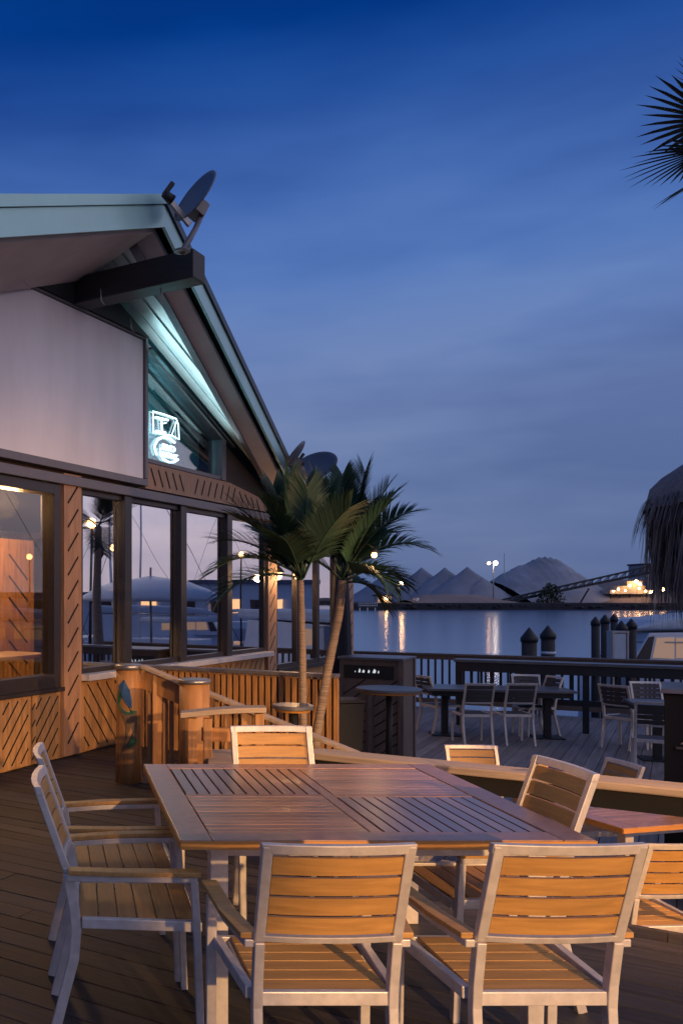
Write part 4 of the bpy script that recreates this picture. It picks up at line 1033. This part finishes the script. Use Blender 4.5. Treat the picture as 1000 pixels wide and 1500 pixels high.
sb_ = thing('sailing_boat', 'moored sailing boat mirrored in the second large window', 'sailing boat', (30, 17, WZ), math.radians(-60), 'sailing boats mirrored in the windows')
mb = MB(); sec = [[(x, -w_, 1.1), (x, -w_*.6, .2), (x, w_*.6, .2), (x, w_, 1.1)] for x, w_ in ((-4, .9), (-2, 1.3), (1, 1.3), (3.2, .7), (4.6, .05))]
V_ = [[mb.bm.verts.new(p) for p in q] for q in sec]
for a, b in zip(V_, V_[1:]):
    for q in range(3): mb.face([a[q], a[q+1], b[q+1], b[q]])
    mb.face([a[3], a[0], b[0], b[3]])
mb.face(V_[0]); mb.face(V_[-1]); mb.build('hull', 'boat', sb_)
mb = MB(); mb.box(-2, 1.4, -.7, .7, 1.1, 1.6); mb.build('cabin', 'boat', sb_, .05)
mb = MB(); mb.tube([(1.2, 0, 1.1), (1.2, 0, 10)], [.07, .04], 8); mb.build('mast', 'boat', sb_)
mb = MB(); mb.tube([(1.1, 0, 2.4), (-2.8, 0, 2.5)], [.14, .10], 8); mb.build('furled_sail', 'canvas', sb_)
mb = MB(); mb.beam((4.5, 0, 1.1), (1.2, 0, 9.8), .02, .02); mb.beam((-3.9, 0, 1.1), (1.2, 0, 9.8), .02, .02); mb.build('rigging', 'steel', sb_)
for i, (x, y, a) in enumerate(((37, 26, -70), (29, 24, -40), (46, 19, -55), (52, 41, -80))):
    b2 = copy_tree(sb_); b2.location = (x, y, WZ); b2.rotation_euler.z = math.radians(a); b2['label'] = ('sailing boat mirrored in the third large window', 'nearest sailing boat mirrored between two windows', 'farthest left sailing boat mirrored in the first windows', 'most distant sailing boat mirrored in the right window')[i]
for i, (x, y, a) in enumerate(((25, 19, -50), (33, 30, -65), (22, 8, -40))):
    b2 = copy_tree(bt); b2.location = (x, y, WZ); b2.rotation_euler.z = math.radians(a); b2['group'] = 'motor boats mirrored in the windows'
    b2['label'] = ('white motor cruiser mirrored in the second large window', 'distant motor cruiser mirrored in the third large window', 'motor cruiser mirrored in the leftmost window')[i]
# ------------------------------------------------------------ lights
def light(kind, name, loc, col, e, **k):
    d = bpy.data.lights.new(name, kind); d.color = col; d.energy = e
    for a, v in k.items(): setattr(d, a, v)
    o = bpy.data.objects.new(name, d); COL.objects.link(o); o.location = loc; return o
def aim(o, tgt): o.rotation_euler = (Vector(tgt)-o.location).to_track_quat('-Z', 'Y').to_euler()
WARM = (1, .57, .22)
k = light('SPOT', 'patio_flood', (2.5, -4.6, 2.5), WARM, 2900, spot_size=math.radians(21.5), spot_blend=.45, shadow_soft_size=.06); aim(k, (1.66, 4.2, .2))
k = light('SPOT', 'wall_flood', (5.6, 1.6, 2.5), (1, .53, .19), 1500, spot_size=math.radians(52), spot_blend=.75, shadow_soft_size=.07); aim(k, (.1, 8.4, -.25))
light('POINT', 'wall_lamp_light', P(437, 846, 13.2), (1, .55, .22), 26, shadow_soft_size=.06)
light('POINT', 'hanging_lamp_light', P(548, 818, 7.70), (1, .55, .25), 2.5, shadow_soft_size=.06)
k = light('AREA', 'soffit_strip_light', W(3.5, .16, 3.96), (.80, .96, 1), 4.2, shape='RECTANGLE', size=2.3, size_y=.14)
_x = Vector((T[0], T[1], -SL)).normalized(); _z = -(Vector((0, 0, 1))+Vector((NN[0], NN[1], 0))*.5); _z = (_z-_x*_z.dot(_x)).normalized()
k.rotation_euler = Matrix((_x, _z.cross(_x), _z)).transposed().to_euler()
light('POINT', 'indoor_lamp', W(.75, -.55, 2.5), (1, .58, .24), 150, shadow_soft_size=.15)
light('POINT', 'indoor_ceiling_lamp', W(3.5, -3.0, 2.4), (1, .75, .5), 16, shadow_soft_size=.2)
light('POINT', 'gable_indoor_light', W(3.1, -.22, 3.55), (.30, .85, 1), 15, shadow_soft_size=.1)
mb = MB(); mb.box(-1.15, 1.15, -.02, .02, -.02, .0); mb.build('housing', 'frame', fl); mb = MB(); mb.box(-1.1, 1.1, -.012, .012, .001, .008); mb.build('lens', emis('cool_strip', (.7, 1, 1), 2), fl)

# ------------------------------------------------------------ dusk sky
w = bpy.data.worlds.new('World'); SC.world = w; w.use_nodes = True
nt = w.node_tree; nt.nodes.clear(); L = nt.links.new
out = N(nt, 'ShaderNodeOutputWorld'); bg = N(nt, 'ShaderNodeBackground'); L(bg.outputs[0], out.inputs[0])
tc = N(nt, 'ShaderNodeTexCoord'); sep = N(nt, 'ShaderNodeSeparateXYZ'); L(tc.outputs['Generated'], sep.inputs[0])
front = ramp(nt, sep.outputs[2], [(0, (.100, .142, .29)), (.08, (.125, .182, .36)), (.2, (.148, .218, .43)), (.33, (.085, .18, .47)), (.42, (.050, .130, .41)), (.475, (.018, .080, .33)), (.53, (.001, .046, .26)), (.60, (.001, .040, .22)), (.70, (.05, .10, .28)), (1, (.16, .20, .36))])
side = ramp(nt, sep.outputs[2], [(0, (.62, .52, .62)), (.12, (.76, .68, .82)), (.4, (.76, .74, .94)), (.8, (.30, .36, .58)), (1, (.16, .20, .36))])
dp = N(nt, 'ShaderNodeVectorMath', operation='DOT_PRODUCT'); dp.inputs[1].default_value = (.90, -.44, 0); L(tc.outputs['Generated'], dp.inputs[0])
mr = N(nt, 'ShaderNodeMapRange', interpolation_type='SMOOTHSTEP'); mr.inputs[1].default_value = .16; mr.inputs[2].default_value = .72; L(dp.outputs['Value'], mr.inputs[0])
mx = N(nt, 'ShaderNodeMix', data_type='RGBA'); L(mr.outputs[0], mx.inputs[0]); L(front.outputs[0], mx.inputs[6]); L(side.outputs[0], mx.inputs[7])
mp = N(nt, 'ShaderNodeMapping'); mp.inputs['Scale'].default_value = (1.2, 1.2, 5.0); mp.inputs['Rotation'].default_value = (0, .10, 0); L(tc.outputs['Generated'], mp.inputs[0])
cn = N(nt, 'ShaderNodeTexNoise', Scale=2.0, Detail=4.0, Roughness=.5); L(mp.outputs[0], cn.inputs['Vector'])
cr = ramp(nt, cn.outputs[0], [(.36, (.72, .76, .84)), (.5, (1, 1, 1)), (.62, (1.28, 1.18, 1.08))])
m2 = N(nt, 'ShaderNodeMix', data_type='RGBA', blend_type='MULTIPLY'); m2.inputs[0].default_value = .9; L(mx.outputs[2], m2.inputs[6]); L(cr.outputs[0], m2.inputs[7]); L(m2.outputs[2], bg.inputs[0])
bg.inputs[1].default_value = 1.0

# ------------------------------------------------------------ camera
cam = bpy.data.cameras.new('Camera'); co = bpy.data.objects.new('Camera', cam); COL.objects.link(co); SC.camera = co
co.location = (0, 0, H); co.rotation_euler = (math.pi/2, 0, 0)
cam.sensor_fit = 'AUTO'; cam.sensor_width = 36; cam.lens = F/1500*36; cam.shift_x = (500-CX)/1500; cam.shift_y = (HY-750)/1500
cam.clip_start = .05; cam.clip_end = 6000
SC.view_settings.view_transform = 'Standard'; SC.view_settings.look = 'None'; SC.view_settings.exposure = 0; SC.view_settings.gamma = 1
SC.render.engine = 'CYCLES'; SC.cycles.use_denoising = True; SC.cycles.max_bounces = 8; SC.cycles.transparent_max_bounces = 12; SC.cycles.sample_clamp_indirect = 4
